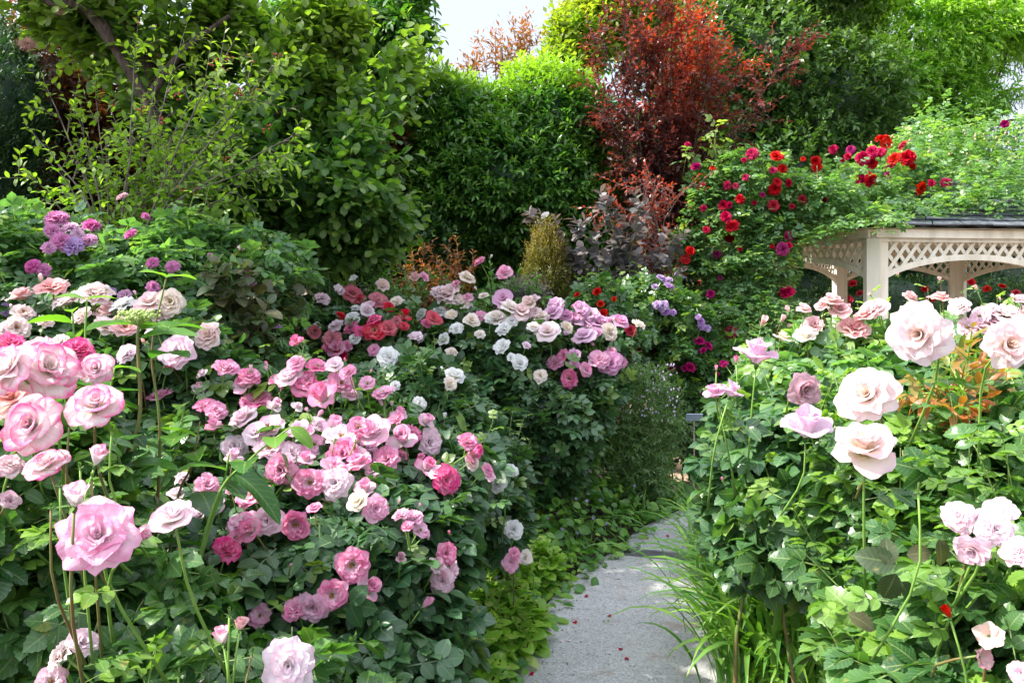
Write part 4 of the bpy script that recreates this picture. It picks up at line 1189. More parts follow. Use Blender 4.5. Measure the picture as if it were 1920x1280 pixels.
for (px, py, s) in ((52, 82, 46), (112, 20, 26)):
    mb = Mesh(); c = at(px, py, 4.6); R_ = s * 4.6 / FPX / 2
    for k in range(420):
        d_ = RNG.normal(size=3); d_ /= np.linalg.norm(d_); q = c + d_ * R_ * np.array([1, 1, .72]) * RNG.uniform(.5, 1)
        mb.tube([c + (q - c) * .35, q + [0, 0, -.004]], [.0006, .0004], 3, cap=False)
    part('smoke_plume', mb, plain_mat('plume', (.72, .42, .38), (.62, .32, .32), 30), st)

# serviceberry, thin grey stems, yellow-green leaves, red berries
sv = []
for tip in [(88, 165), (62, 250), (150, 230), (255, 90), (345, 62), (420, 110), (520, 118), (505, 195), (360, 185), (330, 250), (430, 270), (535, 290), (480, 330), (400, 380), (300, 130), (200, 300), (120, 330), (470, 160), (560, 250), (250, 240), (180, 180), (60, 330), (440, 340), (380, 300), (290, 320), (350, 330)]:
    b = (215 + (15 if tip[0] > 200 else -10), 600)
    mid = (b[0] + (tip[0] - b[0]) * .25 + rr.uniform(-8, 8), 400 if tip[1] < 330 else 470)
    sv.append([b, mid, (b[0] + (tip[0] - b[0]) * .7, mid[1] + (tip[1] - mid[1]) * .65), tip])
sb = stems_plant('serviceberry_shrub', 'open twiggy shrub with yellow-green leaves and small red berries', 'shrub', 225, sv, 4.1, G['service'], LF_MED, .052, .095, .17, 6, spread=1.05, r0=.009, seed=6, tip=.3, young_fn=high(1.7, 2.9, .6), start=.3, dY=.35, sub=2, subL=.2)
bm_ = Mesh()
for (px, py) in [(400, 115), (425, 125), (470, 110), (520, 108), (265, 205), (410, 135), (455, 170), (480, 175), (330, 180), (420, 300), (340, 350), (365, 360), (500, 240), (300, 225), (430, 110), (445, 175)]:
    for k in range(7):
        q = at(px + rr.uniform(-9, 9), py + rr.uniform(-7, 9), 3.9 + rr.uniform(-.1, .1)); bm_.ellip(q, (.0055,) * 3, 3, 0)
part('berries', bm_, plain_mat('berry', (.30, .02, .03), (.40, .08, .05), 20, rough=.3), sb)
for o_ in sc.objects:
    if o_.name.startswith('berries'): o_['kind'] = 'stuff'

# purple smoke bush
ps = [[(1190, 620), (1165, 500), (1150, 430), (1135, 385)], [(1190, 620), (1180, 500), (1190, 440), (1192, 385)], [(1180, 620), (1080, 500), (1040, 440), (1000, 405)], [(1190, 620), (1220, 520), (1240, 480), (1265, 455)], [(1190, 620), (1150, 520), (1120, 470), (1090, 430)], [(1190, 620), (1170, 540), (1130, 510), (1080, 480)], [(1190, 620), (1200, 520), (1215, 450), (1215, 415)], [(1185, 620), (1120, 560), (1090, 540), (1050, 520)], [(1190, 620), (1180, 540), (1190, 500), (1160, 470)], [(1190, 620), (1230, 560), (1260, 520), (1250, 500)]]
stems_plant('purple_smoke_bush', 'purple-grey smoke bush with rounded leaves on upright shoots in front of the laurel hedge', 'shrub', 1190, ps, 6.4, G['purple'], LF_ROUND, .105, .05, .12, 6, spread=1.0, r0=.009, seed=7, tip=.3, start=.35, dY=.3, bark=M_REDSTEM)

# golden conical shrub, reddish shoots, dusky shrub, silvery mound
tree('golden_shrub', 'conical golden-green fine-leaved shrub left of the purple smoke bush', 'shrub',
     [E(1022, 530, 6.4, 58, 70, .26), E(1022, 475, 6.4, 40, 45, .2), E(1020, 440, 6.4, 22, 32, .12)], 1022, 1500, 9, .03, LF_FAR_N, G['gold'], shootL=.12, seed=22, dirup=1.5, core=.5, trunk_r=.02, spread=.8, lump=.4, limbs=3, young_top=.6)
nd = [[(800 + dx, 620), (800 + dx * 1.4, 540), (800 + dx * 2.2, h)] for dx, h in ((-22, 510), (-12, 480), (-2, 475), (8, 500), (18, 470), (28, 490), (38, 505))]
stems_plant('nandina_shrub', 'small shrub with red-tipped upright shoots behind the red and white roses', 'shrub', 810, nd, 5.8, G['copper'], LF_MEDN, .055, .05, .13, 7, r0=.005, seed=8, tip=.6, young_fn=lambda p: .3 * RNG.random(len(p)), start=.2, dY=.25, sub=2, subL=.15)
nd2 = [[(760 + dx, 620), (760 + dx * 1.5, 560), (760 + dx * 2.2, h)] for dx, h in ((-30, 540), (-15, 520), (0, 500), (15, 520), (30, 530), (60, 560), (-45, 560), (90, 540), (120, 560))]
stems_plant('leafy_shrub', 'green leafy shrub below the red-tipped shoots', 'shrub', 770, nd2, 5.5, G['cover'], LF_MEDN, .06, .05, .13, 7, r0=.005, seed=18, tip=.3, start=.1, dY=.25, sub=2, subL=.15)
tree('silver_shrub', 'low grey-purple feathery shrub between the cream roses and the golden shrub', 'shrub',
     [E(985, 545, 5.8, 45, 20, .2), E(955, 560, 5.8, 30, 14, .15)], 985, 420, 8, .035, LF_FAR_N, G['purple'], shootL=.12, seed=24, core=.5, trunk_r=.01, limbs=2, dirup=.6)
du = [[(450, 780), (450 + dx * .5, 660), (450 + dx, h)] for dx, h in ((-100, 560), (-70, 530), (-40, 520), (-10, 515), (20, 525), (50, 540), (80, 560), (95, 600), (-95, 620), (0, 590), (40, 600), (-50, 610), (-20, 560), (60, 640), (-80, 660))]
stems_plant('dogwood_shrub', 'dusky purple-green shrub with oval leaves behind the peach roses', 'shrub', 450, du, 3.6, G['dusk'], LF_OV, .085, .055, .12, 6, spread=1.1, r0=.007, seed=25, tip=.0, start=.25, dY=.25, pair=True, bark=M_REDSTEM)
# ------------------------------------------------------------------ climbing rose over the gazebo
def zoom(x0, y0, k, lst):
    return [((x0 + a / k), (y0 + b / k)) + tuple(r) for a, b, *r in lst]

def R_(s): return 'pom' if s >= 14 else 'pom'
climb_blooms = []
for (px, py, s, m) in [(1304,309,20,'magenta'),(1290,269,12,'crimson'),(1409,286,24,'crimson'),(1458,289,26,'red'),(1532,300,22,'red'),(1531,312,20,'red'),(1560,279,18,'crimson'),(1596,280,18,'magenta'),(1655,257,26,'red'),(1661,269,20,'red'),(1690,270,20,'red'),(1633,285,24,'crimson'),(1650,285,20,'crimson'),(1621,296,28,'crimson'),(1633,307,20,'red'),(1675,296,24,'red'),(1700,296,30,'red'),(1666,312,22,'magenta'),(1668,327,15,'magenta'),(1636,337,28,'red'),(1611,337,20,'crimson'),(1731,354,24,'red'),(1749,343,16,'crimson'),(1775,343,19,'crimson'),(1450,317,15,'crimson'),(1470,316,18,'red'),(1453,354,24,'red'),(1458,341,16,'red'),(1481,343,14,'crimson'),(1397,332,14,'crimson'),(1335,314,11,'red'),(1364,348,16,'crimson'),(1379,349,12,'crimson'),(1386,373,18,'red'),(1453,385,23,'red'),(1503,374,16,'red'),(1486,386,11,'crimson'),(1545,374,11,'crimson'),(1355,385,20,'crimson'),(1369,385,14,'crimson'),(1362,405,22,'crimson'),(1371,421,24,'red'),(1319,391,13,'crimson'),(1414,380,10,'crimson'),(1885,232,15,'magenta'),(1367,449,19,'red'),(1334,455,15,'magenta'),(1343,478,16,'magenta'),(1325,430,14,'crimson'),(1389,465,11,'red'),(1481,442,20,'magenta'),(1470,467,25,'magenta'),(1479,458,14,'crimson'),(1307,536,20,'crimson'),(1332,550,16,'magenta'),(1474,543,30,'crimson'),(1369,621,26,'crimson'),(1449,462,9,'red'),(1395,300,10,'crimson'),(1580,300,9,'crimson'),(1712,312,12,'red'),(1590,292,14,'crimson'),(1506,298,10,'red'),(1320,345,9,'crimson'),(1430,365,10,'magenta'),(1350,520,10,'magenta'),(1300,470,9,'crimson')]:
    climb_blooms.append((px, py, s * 1.05, 'pom', m))
AZB = [(1598, 530), (1612, 548), (1592, 560), (1735, 540), (1822, 528), (1850, 540), (1745, 560), (1572, 545), (1880, 535), (1905, 548)]
for q in AZB: bloom(az, [E(q[0], 590, 11.9, 60, 60, .5)], q[0], q[1], 14, 'cup', 'red', Y=11.3, stem=False)
# foliage follows the slopes of the roof and falls down the left corner
def roof_z(x, y):
    """height of the roof surface"""
    p = np.array([x, y]); best = 0
    d = p - CG
    for i in range(6):
        A, B = OV[i], OV[(i + 1) % 6]
        M = np.array([A - CG, B - CG]).T
        try: c = np.linalg.solve(M, d)
        except Exception: continue
        if c.min() >= -1e-6:
            return Z_TOP + .05 + (APX[2] - Z_TOP - .05) * (1 - c.sum())
    return None
cl_e = [E(1400, 360, 6.9, 85, 70, .28), E(1430, 470, 6.9, 75, 110, .26), E(1360, 430, 6.9, 60, 120, .24), E(1460, 390, 7.2, 60, 50, .3), E(1390, 560, 6.9, 85, 90, .24), E(1440, 600, 6.7, 60, 60, .2),
        E(1330, 360, 6.9, 35, 55, .15), E(1530, 375, 7.0, 80, 42, .3), E(1600, 345, 7.4, 80, 38, .3), E(1680, 320, 7.9, 70, 35, .3), E(1350, 620, 6.7, 70, 70, .25)]
crt = thing('climbing_rose', 'climbing rose with dark red blooms smothering the gazebo roof and hanging down its left corner', 'climbing rose', (2.3, 6.9, 0))
p, nn, q = crown(cl_e, 6800, .5, .22, 4.5, .25, .05, 31, hi=2300)
# over the roof
rp, rn = [], []
rg = np.random.default_rng(4)
while len(rp) < 15000:
    x, y = rg.uniform(1.6, 7.2), rg.uniform(6.6, 11.4)
    z = roof_z(x, y)
    if z is None: continue
    # bare slates near the front eave, and one bare patch
    a = proj(np.array([x, y, z]))
    eave = z - (Z_TOP + .05)
    w = wave(np.array([[x, y, 0]]), 3.0, 8)[0]
    if eave < .07 + .09 * w and x > 3.3: continue
    if 1770 < a[0] < 1960 and 345 < a[1] < 385 and rg.random() < .8: continue
    thick = (.12 + .40 * min(1, max(0, eave) / .6)) * (1 + .35 * w) + .65 * min(1, max(0, (x - 3.9) / 1.5)) * min(1, max(0, eave) / .3)
    rp.append((x, y, z + rg.random() ** .7 * thick)); rn.append((.0, -.3, 1))
rp, rn = np.array(rp), np.array(rn, float)
pa, na = np.vstack([p, rp]), np.vstack([nn, rn])
for b in climb_blooms:
    px, py, s, kind, pmn = b
    # depth from the nearest foliage point on that sight line
    fx, fy = proj(pa)
    dist = (fx - px) ** 2 + (fy - py) ** 2
    k = np.argsort(dist)[:14]
    Y = float(np.percentile(pa[k, 1], 15)) - .08
    bloom(crt, cl_e, px, py, s, kind, pmn, Y=Y, up=.1)
mb = Mesh()
d = nrm(na * np.array([1, 1, .3]) + RNG.normal(size=pa.shape) * .8)
d[:, 2] *= .5
put_leaves(mb, CMP_MED, pa, nrm(d), .115 * RNG.uniform(.7, 1.2, len(pa)), 1.0, na, .4, np.where(RNG.random(len(pa)) < .18, RNG.uniform(.4, 1, len(pa)), .1), True, .05)
part('foliage', mb, G['rose_pale'], crt)
cn = [[(1440, 760), (1420, 620), (1400, 500), (1390, 400), (1330, 260)], [(1440, 760), (1440, 600), (1470, 480), (1500, 410)], [(1440, 760), (1400, 560), (1350, 450), (1330, 330)], [(1400, 400), (1410, 340), (1412, 290)], [(1420, 400), (1455, 340), (1460, 290)], [(1500, 400), (1530, 350), (1532, 310)], [(1350, 330), (1340, 270), (1345, 240)]]
for ln in cn:
    mb = Mesh(); mb.tube(smooth_line([at(x, y, 6.85) for x, y in ln], 14), [.012, .004], 5); part('cane', mb, M_REDSTEM, crt)
# pale leafy shoot tips standing clear
mb = Mesh(); pp = [at(x, y, 6.8) for x, y in [(1345, 240), (1342, 262), (1338, 285), (1335, 305), (1330, 330), (1412, 300), (1412, 320), (1458, 305), (1455, 325), (1535, 335), (1285, 285), (1290, 300)]]
pp = np.array(pp); dd = nrm(RNG.normal(size=(len(pp) * 3, 3)))
put_leaves(mb, CMP_MED, np.repeat(pp, 3, axis=0), dd, np.full(len(dd), .16), young=RNG.random(len(dd)), clear=False)
part('young_shoots', mb, G['rose_pale'], crt, kind='stuff')
bd = Mesh()
for i in range(150):
    x, y = rg.uniform(3.6, 7), rg.uniform(7.4, 10.5); z = roof_z(x, y)
    if z: bd.ellip((x, y, z + .35 + rg.uniform(0, .35)), (.012, .012, .017), 3, 0)
part('seed_heads', bd, plain_mat('hip', (.35, .22, .14), (.42, .32, .2), 30), crt, kind='stuff')

# ------------------------------------------------------------------ shrub roses
O, B, C, S, H, W = 'open', 'bud', 'cup', 'simple', 'ht', 'blowsy'
# far right: magenta and lilac old roses beyond the path
bush('old_rose_bush', 'rose bush with small violet-magenta blooms below the climbing rose', 'rose bush',
     [E(1330, 650, 6.30, 95, 75, .35), E(1290, 700, 6.10, 75, 80, .3), E(1370, 700, 6.10, 70, 70, .3), E(1300, 800, 6.10, 60, 90, .3), E(1340, 780, 6.00, 90, 90, .3)],
     [(1295,687,19,C,'magenta'),(1311,637,18,C,'magenta'),(1330,646,17,C,'magenta'),(1357,681,15,C,'magenta'),(1284,690,12,C,'magenta'),(1200,655,11,C,'magenta'),(1262,690,12,C,'magenta'),(1225,660,12,C,'magenta'),(1318,655,12,C,'magenta'),(1345,700,10,C,'magenta'),(1250,620,11,C,'magenta')],
     2500, .12, G['rose'], ncane=4)
bush('lilac_rose_bush', 'rose bush with clusters of lilac blooms in front of the purple smoke bush', 'rose bush',
     [E(1260, 600, 6.10, 70, 60, .3), E(1220, 570, 6.10, 60, 50, .3), E(1250, 680, 6.00, 80, 70, .3)],
     [(1251,524,20,C,'lilac'),(1256,536,20,C,'lilac'),(1240,519,17,C,'lilac'),(1243,573,20,C,'lilac'),(1247,583,18,C,'lilac'),(1232,570,16,C,'lilac'),(1309,593,12,C,'lilac'),(1316,602,15,C,'lilac'),(1314,612,14,C,'lilac'),(1326,614,16,C,'lilac'),(1228,536,14,C,'lilac'),(1262,585,12,C,'lilac')],
     1700, .12, G['rose'], ncane=4)
bush('red_rose_bush', 'rose bush with a few small scarlet blooms between the golden shrub and the smoke bush', 'rose bush',
     [E(1120, 580, 5.70, 60, 55, .3), E(1170, 620, 5.70, 60, 45, .3), E(1130, 650, 5.70, 80, 60, .3), E(1290, 480, 6.90, 35, 45, .2)],
     [(1119,546,16,C,'red'),(1126,568,14,C,'red'),(1129,587,20,C,'red'),(1081,551,12,C,'red'),(1183,618,22,C,'red'),(1151,560,10,C,'red'),(1295,469,18,C,'red'),(1286,485,18,C,'red')],
     1500, .12, G['rose'], ncane=4)

# upper left: violet-pink old rose with pale foliage
bush('rambling_rose', 'rambling rose with violet-pink pompon blooms and pale leaves at the upper left', 'rose bush',
     [E(110, 510, 3.65, 170, 105, .4), E(300, 520, 3.70, 160, 90, .4), E(20, 480, 3.60, 120, 90, .4), E(450, 540, 4.00, 140, 110, .4), E(200, 640, 3.60, 350, 90, .4), E(350, 450, 3.80, 80, 55, .25)],
     [(107,405,42,'pom','hotmauve'),(101,430,32,'pom','hotmauve'),(118,448,40,'pom','hotmauve'),(134,456,40,'pom','lilac'),(92,462,26,'pom','hotmauve'),(131,424,34,'pom','mauve'),(170,418,34,'pom','hotmauve'),(165,447,30,'pom','hotmauve'),(148,435,26,'pom','mauve'),(57,497,30,'pom','hotmauve'),(80,505,28,'pom','hotmauve'),(242,435,24,'pom','hotmauve'),(274,403,18,'pom','hotmauve'),(322,497,28,'pom','hotmauve'),(289,537,26,'pom','hotmauve'),(284,490,24,'pom','hotmauve'),(465,512,18,C,'hotmauve'),(470,529,20,C,'hotmauve'),(230,553,30,'pom','mauve'),(8,580,26,'pom','lilac'),(522,610,12,C,'lilac'),(228,367,20,C,'faded'),(452,463,14,C,'cream'),(395,478,12,C,'faded'),(210,545,16,C,'lilac')],
     4600, .125, G['rose_pale'], ncane=6)
# peach rose bush
bush('peach_rose_bush', 'rose bush with pale peach blooms on tall stems at the left', 'rose bush',
     [E(110, 670, 2.75, 190, 110, .3), E(280, 690, 2.75, 150, 110, .3), E(390, 750, 2.8, 100, 90, .25), E(30, 640, 2.75, 120, 100, .3)],
     [(97,532,54,C,'coral',dict(face=(.1,.85,.4))),(40,553,50,H,'coral',dict(face=(-.2,.9,.3))),(124,560,62,C,'peach'),(181,548,62,C,'peach',dict(face=(.3,.8,.5))),(165,545,36,C,'white'),(207,583,50,H,'coral',dict(face=(0,.9,.4))),(228,567,42,C,'white'),(282,565,56,C,'blush'),(319,565,50,C,'cream',dict(face=(.3,.2,1))),(265,578,42,C,'palepink'),(45,583,36,C,'peach'),(34,610,44,C,'peach'),(198,608,42,C,'peach'),(235,608,44,C,'coral'),(388,627,48,C,'peach',dict(face=(-.2,.45,.9))),(331,657,56,C,'palepink',dict(face=(.1,.4,.9))),(292,615,34,C,'palepink'),(235,662,38,C,'palepink'),(150,590,34,C,'peach'),(85,600,30,C,'peach'),(300,590,30,C,'blush'),(340,607,11,B,'peach'),(270,640,14,B,'coral'),(110,640,30,C,'peach'),(10,620,34,C,'peach')],
     2200, .13, G['rose_blue'], tm=CMP_OV, ncane=6)
# red and white bicolour bush
bush('bicolour_rose_bush', 'rose bush with crimson and white ruffled blooms left of the cream roses', 'rose bush',
     [E(640, 670, 4.65, 110, 100, .35), E(720, 650, 4.65, 100, 90, .35), E(590, 600, 4.70, 70, 60, .3), E(680, 740, 4.60, 150, 100, .35), E(700, 590, 4.80, 80, 40, .2)],
     [(661,549,36,C,'bicolor'),(676,561,24,C,'bicolor'),(711,561,34,C,'bicolor'),(718,532,24,C,'peach'),(778,520,24,C,'coral'),(797,517,20,C,'deeppink'),(605,556,30,'pom','palepink'),(567,549,18,S,'blush'),(743,564,26,C,'cream'),(758,590,28,C,'bicolor'),(688,583,32,C,'palepink'),(659,598,28,C,'white'),(701,616,42,O,'bicolor'),(731,613,32,C,'bicolor'),(758,610,20,C,'bicolor'),(701,598,28,C,'deeppink'),(622,633,36,C,'bicolor'),(632,655,36,C,'deeppink'),(637,667,28,C,'crimson'),(649,648,25,C,'deeppink'),(629,608,28,C,'palepink'),(657,611,28,C,'deeppink'),(578,618,18,S,'white'),(595,610,16,S,'white'),(814,596,30,C,'bicolor'),(701,655,22,C,'deeppink'),(780,627,24,C,'palepink'),(662,521,18,S,'white'),(634,541,18,S,'palepink'),(640,545,14,C,'palepink'),(690,570,22,C,'palepink'),(675,620,24,C,'deeppink'),(640,590,18,C,'bicolor'),(745,600,20,C,'bicolor'),(730,575,20,C,'bicolor'),(800,605,20,C,'deeppink'),(668,577,20,C,'white')],
     3300, .125, G['rose'], ncane=5, extra=8)
# cream and violet-pink hybrid teas
bush('cream_rose_bush', 'tall rose bush with cream and shell-pink blooms in the middle of the bed', 'rose bush',
     [E(890, 680, 4.75, 120, 100, .35), E(980, 680, 4.70, 120, 90, .35), E(900, 780, 4.60, 130, 110, .35), E(1010, 780, 4.65, 130, 110, .35), E(1000, 860, 4.80, 120, 80, .3), E(930, 860, 4.70, 110, 80, .3), E(850, 640, 4.90, 60, 60, .25)],
     [(876,519,33,H,'cream'),(837,548,44,C,'blush'),(820,545,28,C,'blush'),(862,563,46,C,'cream'),(877,558,25,C,'pink'),(906,553,18,H,'cream'),(884,601,29,H,'cream'),(930,596,40,H,'cream',dict(face=(0,.8,.5))),(977,585,38,H,'blush'),(992,566,32,C,'peach'),(1012,591,30,C,'cream'),(1027,620,44,H,'blush'),(1064,611,24,C,'cream'),(1145,621,32,C,'cream'),(856,613,26,C,'white'),(943,615,30,C,'white'),(832,635,26,C,'white'),(940,647,28,C,'white'),(824,581,28,C,'white'),(847,658,22,C,'cream'),(975,677,30,C,'white'),(988,646,16,C,'palepink'),(1013,704,25,C,'cream'),(1000,583,26,C,'blush'),(960,600,22,C,'white'),(900,625,20,C,'cream'),(846,588,22,C,'cream'),(1003,560,22,C,'blush'),(918,600,16,C,'white'),(1000,610,24,C,'cream'),(892,540,12,B,'cream'),(921,480,10,B,'cream')],
     4000, .135, G['rose_dark'], tm=CMP_MED, ncane=8, extra=8)
bush('pink_hybrid_rose_bush', 'rose bush with clear violet-pink blooms on the right side of the cream roses', 'rose bush',
     [E(1080, 690, 4.85, 85, 80, .3), E(1045, 790, 4.85, 80, 90, .3), E(1130, 655, 4.95, 45, 42, .22), E(1020, 870, 4.95, 80, 70, .25)],
     [(943,558,36,H,'mauve'),(946,511,32,H,'pink'),(901,591,22,C,'pink'),(1035,586,40,H,'mauve'),(1079,598,34,C,'mauve'),(1094,628,46,H,'mauve'),(1121,603,40,H,'mauve'),(1163,601,36,C,'mauve'),(1040,677,32,C,'pink'),(1055,665,22,C,'pink'),(1076,662,28,C,'mauve'),(1066,709,32,O,'deeppink'),(1099,692,28,C,'pink'),(1123,672,38,C,'pink'),(1143,679,42,C,'mauve'),(1165,675,26,C,'deeppink'),(1062,590,26,C,'mauve'),(1100,603,26,C,'mauve'),(1115,625,26,C,'mauve'),(1148,655,18,C,'pink'),(1078,680,20,C,'mauve'),(1135,600,24,C,'mauve')],
     2900, .135, G['rose_dark'], tm=CMP_MED, ncane=6, extra=6)
# white rose
bush('white_rose_bush', 'low rose bush with pure white blooms between the pink roses and the cream roses', 'rose bush',
     [E(790, 740, 3.50, 90, 80, .3), E(850, 820, 3.40, 90, 100, .3), E(900, 900, 3.30, 80, 90, .3), E(740, 720, 3.60, 60, 50, .2), E(930, 980, 3.30, 60, 60, .2)],
     [(728,667,38,C,'white',dict(face=(.1,.6,.8))),(852,703,38,C,'white'),(846,718,26,C,'cream'),(787,756,25,C,'white'),(834,778,17,B,'white',dict(face=(.1,1,.1))),(741,722,20,C,'white'),(960,880,25,C,'white',dict(Y=2.8)),(930,905,36,C,'white',dict(Y=2.8)),(920,898,24,C,'white',dict(Y=2.8)),(963,991,34,C,'white',dict(Y=2.8)),(985,1044,26,C,'cream',dict(Y=2.8)),(740,775,20,C,'white'),(839,734,12,'greenbud','green')],
     2000, .115, G['rose_dark'], tm=CMP_MED, ncane=5)

# pink floribunda: upper drift and lower drift
bush('pink_rose_bush', 'rose bush covered in candy-pink ruffled blooms, farther one of the two behind the pink-rimmed roses', 'rose bush',
     [E(440, 860, 2.75, 170, 130, .4), E(580, 820, 2.75, 140, 110, .4), E(690, 830, 2.7, 110, 90, .35), E(330, 900, 2.7, 140, 130, .3)],
     [(425,685,44,C,'pink'),(470,702,40,C,'pink'),(455,720,40,C,'pink'),(478,745,54,C,'deeppink'),(540,705,46,H,'palepink'),(570,722,52,C,'pink'),(604,742,60,C,'deeppink'),(595,682,36,C,'deeppink'),(627,684,34,C,'palepink'),(651,695,30,C,'pink'),(642,714,44,C,'pink'),(575,708,34,C,'pink'),(300,735,44,C,'deeppink'),(370,730,28,C,'palepink'),(385,757,40,C,'pink'),(405,768,38,C,'pink'),(455,785,62,C,'palepink'),(498,795,62,C,'palepink'),(480,815,50,C,'palepink'),(505,835,50,C,'palepink'),(688,717,30,C,'pink'),(716,732,38,C,'pink'),(750,776,32,C,'pink'),(740,782,28,C,'pink'),(798,788,36,C,'pink'),(562,806,48,C,'pink'),(627,794,46,C,'pink'),(642,812,58,C,'palepink'),(690,800,48,C,'palepink'),(701,806,60,C,'pink'),(755,822,56,C,'pink'),(775,810,36,C,'pink'),(809,828,45,C,'palepink',dict(face=(.7,.2,.9))),(600,795,30,C,'palepink'),(590,830,36,C,'pink'),(550,845,40,C,'palepink'),(440,835,44,C,'palepink'),(515,760,30,C,'palepink'),(715,755,16,B,'pink'),(735,757,14,B,'palepink'),(600,775,20,B,'pink'),(470,690,16,B,'palepink'),(500,690,16,B,'palepink'),(877,825,36,C,'pink',dict(Y=2.5)),(887,848,42,C,'deeppink',dict(Y=2.5)),(915,880,26,C,'pink',dict(Y=2.5)),(885,866,30,C,'peach',dict(Y=2.5)),(920,892,18,C,'palepink',dict(Y=2.5))],
     3200, .12, G['rose'], tm=CMP_OV, ncane=6, extra=22)
bush('pink_rose_bush', 'rose bush of pink ruffled blooms with dark leaves, nearest the path on the left', 'rose bush',
     [E(640, 1030, 2.25, 200, 150, .42), E(760, 1010, 2.4, 130, 130, .4), E(520, 1010, 2.2, 150, 140, .4), E(640, 1200, 2.1, 230, 160, .4), E(800, 930, 2.6, 110, 90, .3), E(850, 880, 2.75, 80, 60, .25), E(620, 900, 2.4, 140, 60, .3)],
     [(642,850,56,C,'deeppink',dict(face=(0,.5,.9))),(670,868,52,C,'pink'),(684,834,46,C,'pink'),(525,880,54,C,'pink',dict(face=(0,.1,1))),(580,904,60,O,'pink',dict(face=(.2,.3,1))),(627,904,58,C,'palepink',dict(face=(-.1,.4,.9))),(685,915,42,C,'pink'),(672,940,38,C,'cream'),(706,953,46,C,'pink',dict(face=(.5,.3,1))),(625,872,48,C,'pink'),(800,875,42,C,'pink'),(838,900,50,C,'deeppink',dict(face=(.3,.1,1))),(820,885,32,C,'palepink'),(575,860,34,C,'pink'),(753,851,26,C,'pink'),(700,880,32,C,'palepink'),(470,924,54,O,'pink'),(500,976,54,C,'palepink',dict(face=(.1,.2,1))),(452,974,52,O,'pink'),(552,986,50,O,'deeppink',dict(face=(0,-.1,1))),(428,1026,48,C,'deeppink'),(405,945,42,C,'pink'),(375,960,40,C,'palepink'),(345,1030,28,C,'deeppink'),(380,925,36,C,'palepink'),(440,1005,30,C,'deeppink'),(660,1060,66,O,'pink',dict(face=(.05,.15,1))),(622,1116,62,O,'pink',dict(face=(.1,.2,1))),(585,1140,52,C,'pink',dict(face=(0,-.1,1))),(552,1138,44,C,'pink'),(752,962,30,C,'pink'),(775,968,36,C,'pink'),(790,990,34,C,'pink'),(800,1000,18,C,'pink'),(838,1035,38,C,'pink'),(820,1058,38,C,'palepink'),(846,1066,40,C,'palepink'),(829,1091,44,C,'palepink',dict(face=(0,0,1))),(799,1130,30,B,'deeppink',dict(face=(.6,.7,.2))),(958,1055,30,C,'pink',dict(Y=2.55)),(965,1036,20,C,'pink',dict(Y=2.55)),(752,1045,22,C,'faded'),(545,1060,14,B,'pink')],
     4300, .12, G['rose_dark'], tm=CMP_OV, ncane=7, extra=16, fkw=dict(young=.05))

# foreground pink-rimmed roses
bush('picotee_rose_bush', 'large rose bush in the left foreground with white blooms rimmed in pink', 'rose bush',
     [E(60, 930, 1.62, 190, 210, .35), E(250, 1080, 1.65, 190, 160, .33), E(60, 1180, 1.6, 260, 200, .35), E(330, 1240, 1.55, 240, 150, .33), E(480, 1300, 1.55, 170, 120, .3), E(-60, 900, 1.6, 150, 250, .3)],
     [(60,797,112,H,'picotee',dict(face=(.15,.35,1),Y=1.22)),(178,757,104,H,'picotee',dict(face=(.25,.75,.55),Y=1.28)),(95,685,118,W,'picotee',dict(face=(.5,.5,.5),Y=1.36)),(10,685,100,W,'picotee',dict(face=(-.3,.5,.7),Y=1.3)),(20,745,90,H,'coral',dict(face=(.1,.6,.7),Y=1.38)),(180,692,56,H,'picotee',dict(face=(.3,.4,.9),Y=1.42)),(145,652,62,C,'deeppink',dict(Y=1.55)),(22,640,50,C,'deeppink',dict(Y=1.55)),(70,650,66,W,'picotee',dict(Y=1.5)),(182,998,134,W,'pink',dict(face=(.2,.6,.75),Y=1.12)),(322,966,92,H,'picotee',dict(face=(-.1,.85,.4),Y=1.2)),(141,924,60,B,'picotee',dict(face=(.1,1,.1),Y=1.1)),(268,1002,40,B,'picotee',dict(face=(.7,.5,.3),Y=1.16)),(84,866,84,H,'picotee',dict(face=(-.1,.8,.5),Y=1.24)),(184,853,46,B,'picotee',dict(face=(.3,.9,.1),Y=1.2)),(20,870,44,C,'picotee',dict(Y=1.35)),(20,935,34,C,'palepink',dict(Y=1.35)),(112,903,20,'greenbud','green',dict(face=(0,1,.1),Y=1.15)),(95,945,20,'greenbud','green',dict(face=(0,1,.1),Y=1.15)),(172,890,18,'greenbud','green',dict(face=(0,1,.1),Y=1.2)),(150,870,20,'greenbud','green',dict(face=(0,1,.1),Y=1.2)),(415,1188,44,B,'picotee',dict(face=(-.2,1,.1),Y=1.2)),(452,1166,34,B,'coral',dict(face=(.2,1,.1),Y=1.2)),(430,1145,20,'greenbud','green',dict(face=(0,1,0),Y=1.2)),(475,1215,22,'greenbud','green',dict(face=(.2,1,0),Y=1.2)),(335,1255,22,'greenbud','green',dict(face=(0,1,0),Y=1.2)),(540,1248,92,W,'palepink',dict(face=(.2,.3,.9),Y=1.25)),(158,1200,50,C,'palepink',dict(Y=1.3)),(110,1225,50,C,'peach',dict(Y=1.3)),(95,1275,50,C,'palepink',dict(Y=1.3)),(210,800,14,'greenbud','green',dict(face=(0,1,0),Y=1.3)),(130,790,16,'greenbud','green',dict(face=(0,1,0),Y=1.3))],
     1300, .125, G['rose_big'], tm=CMP_NEAR, ncane=6, fkw=dict(young=.18, lump=.2))

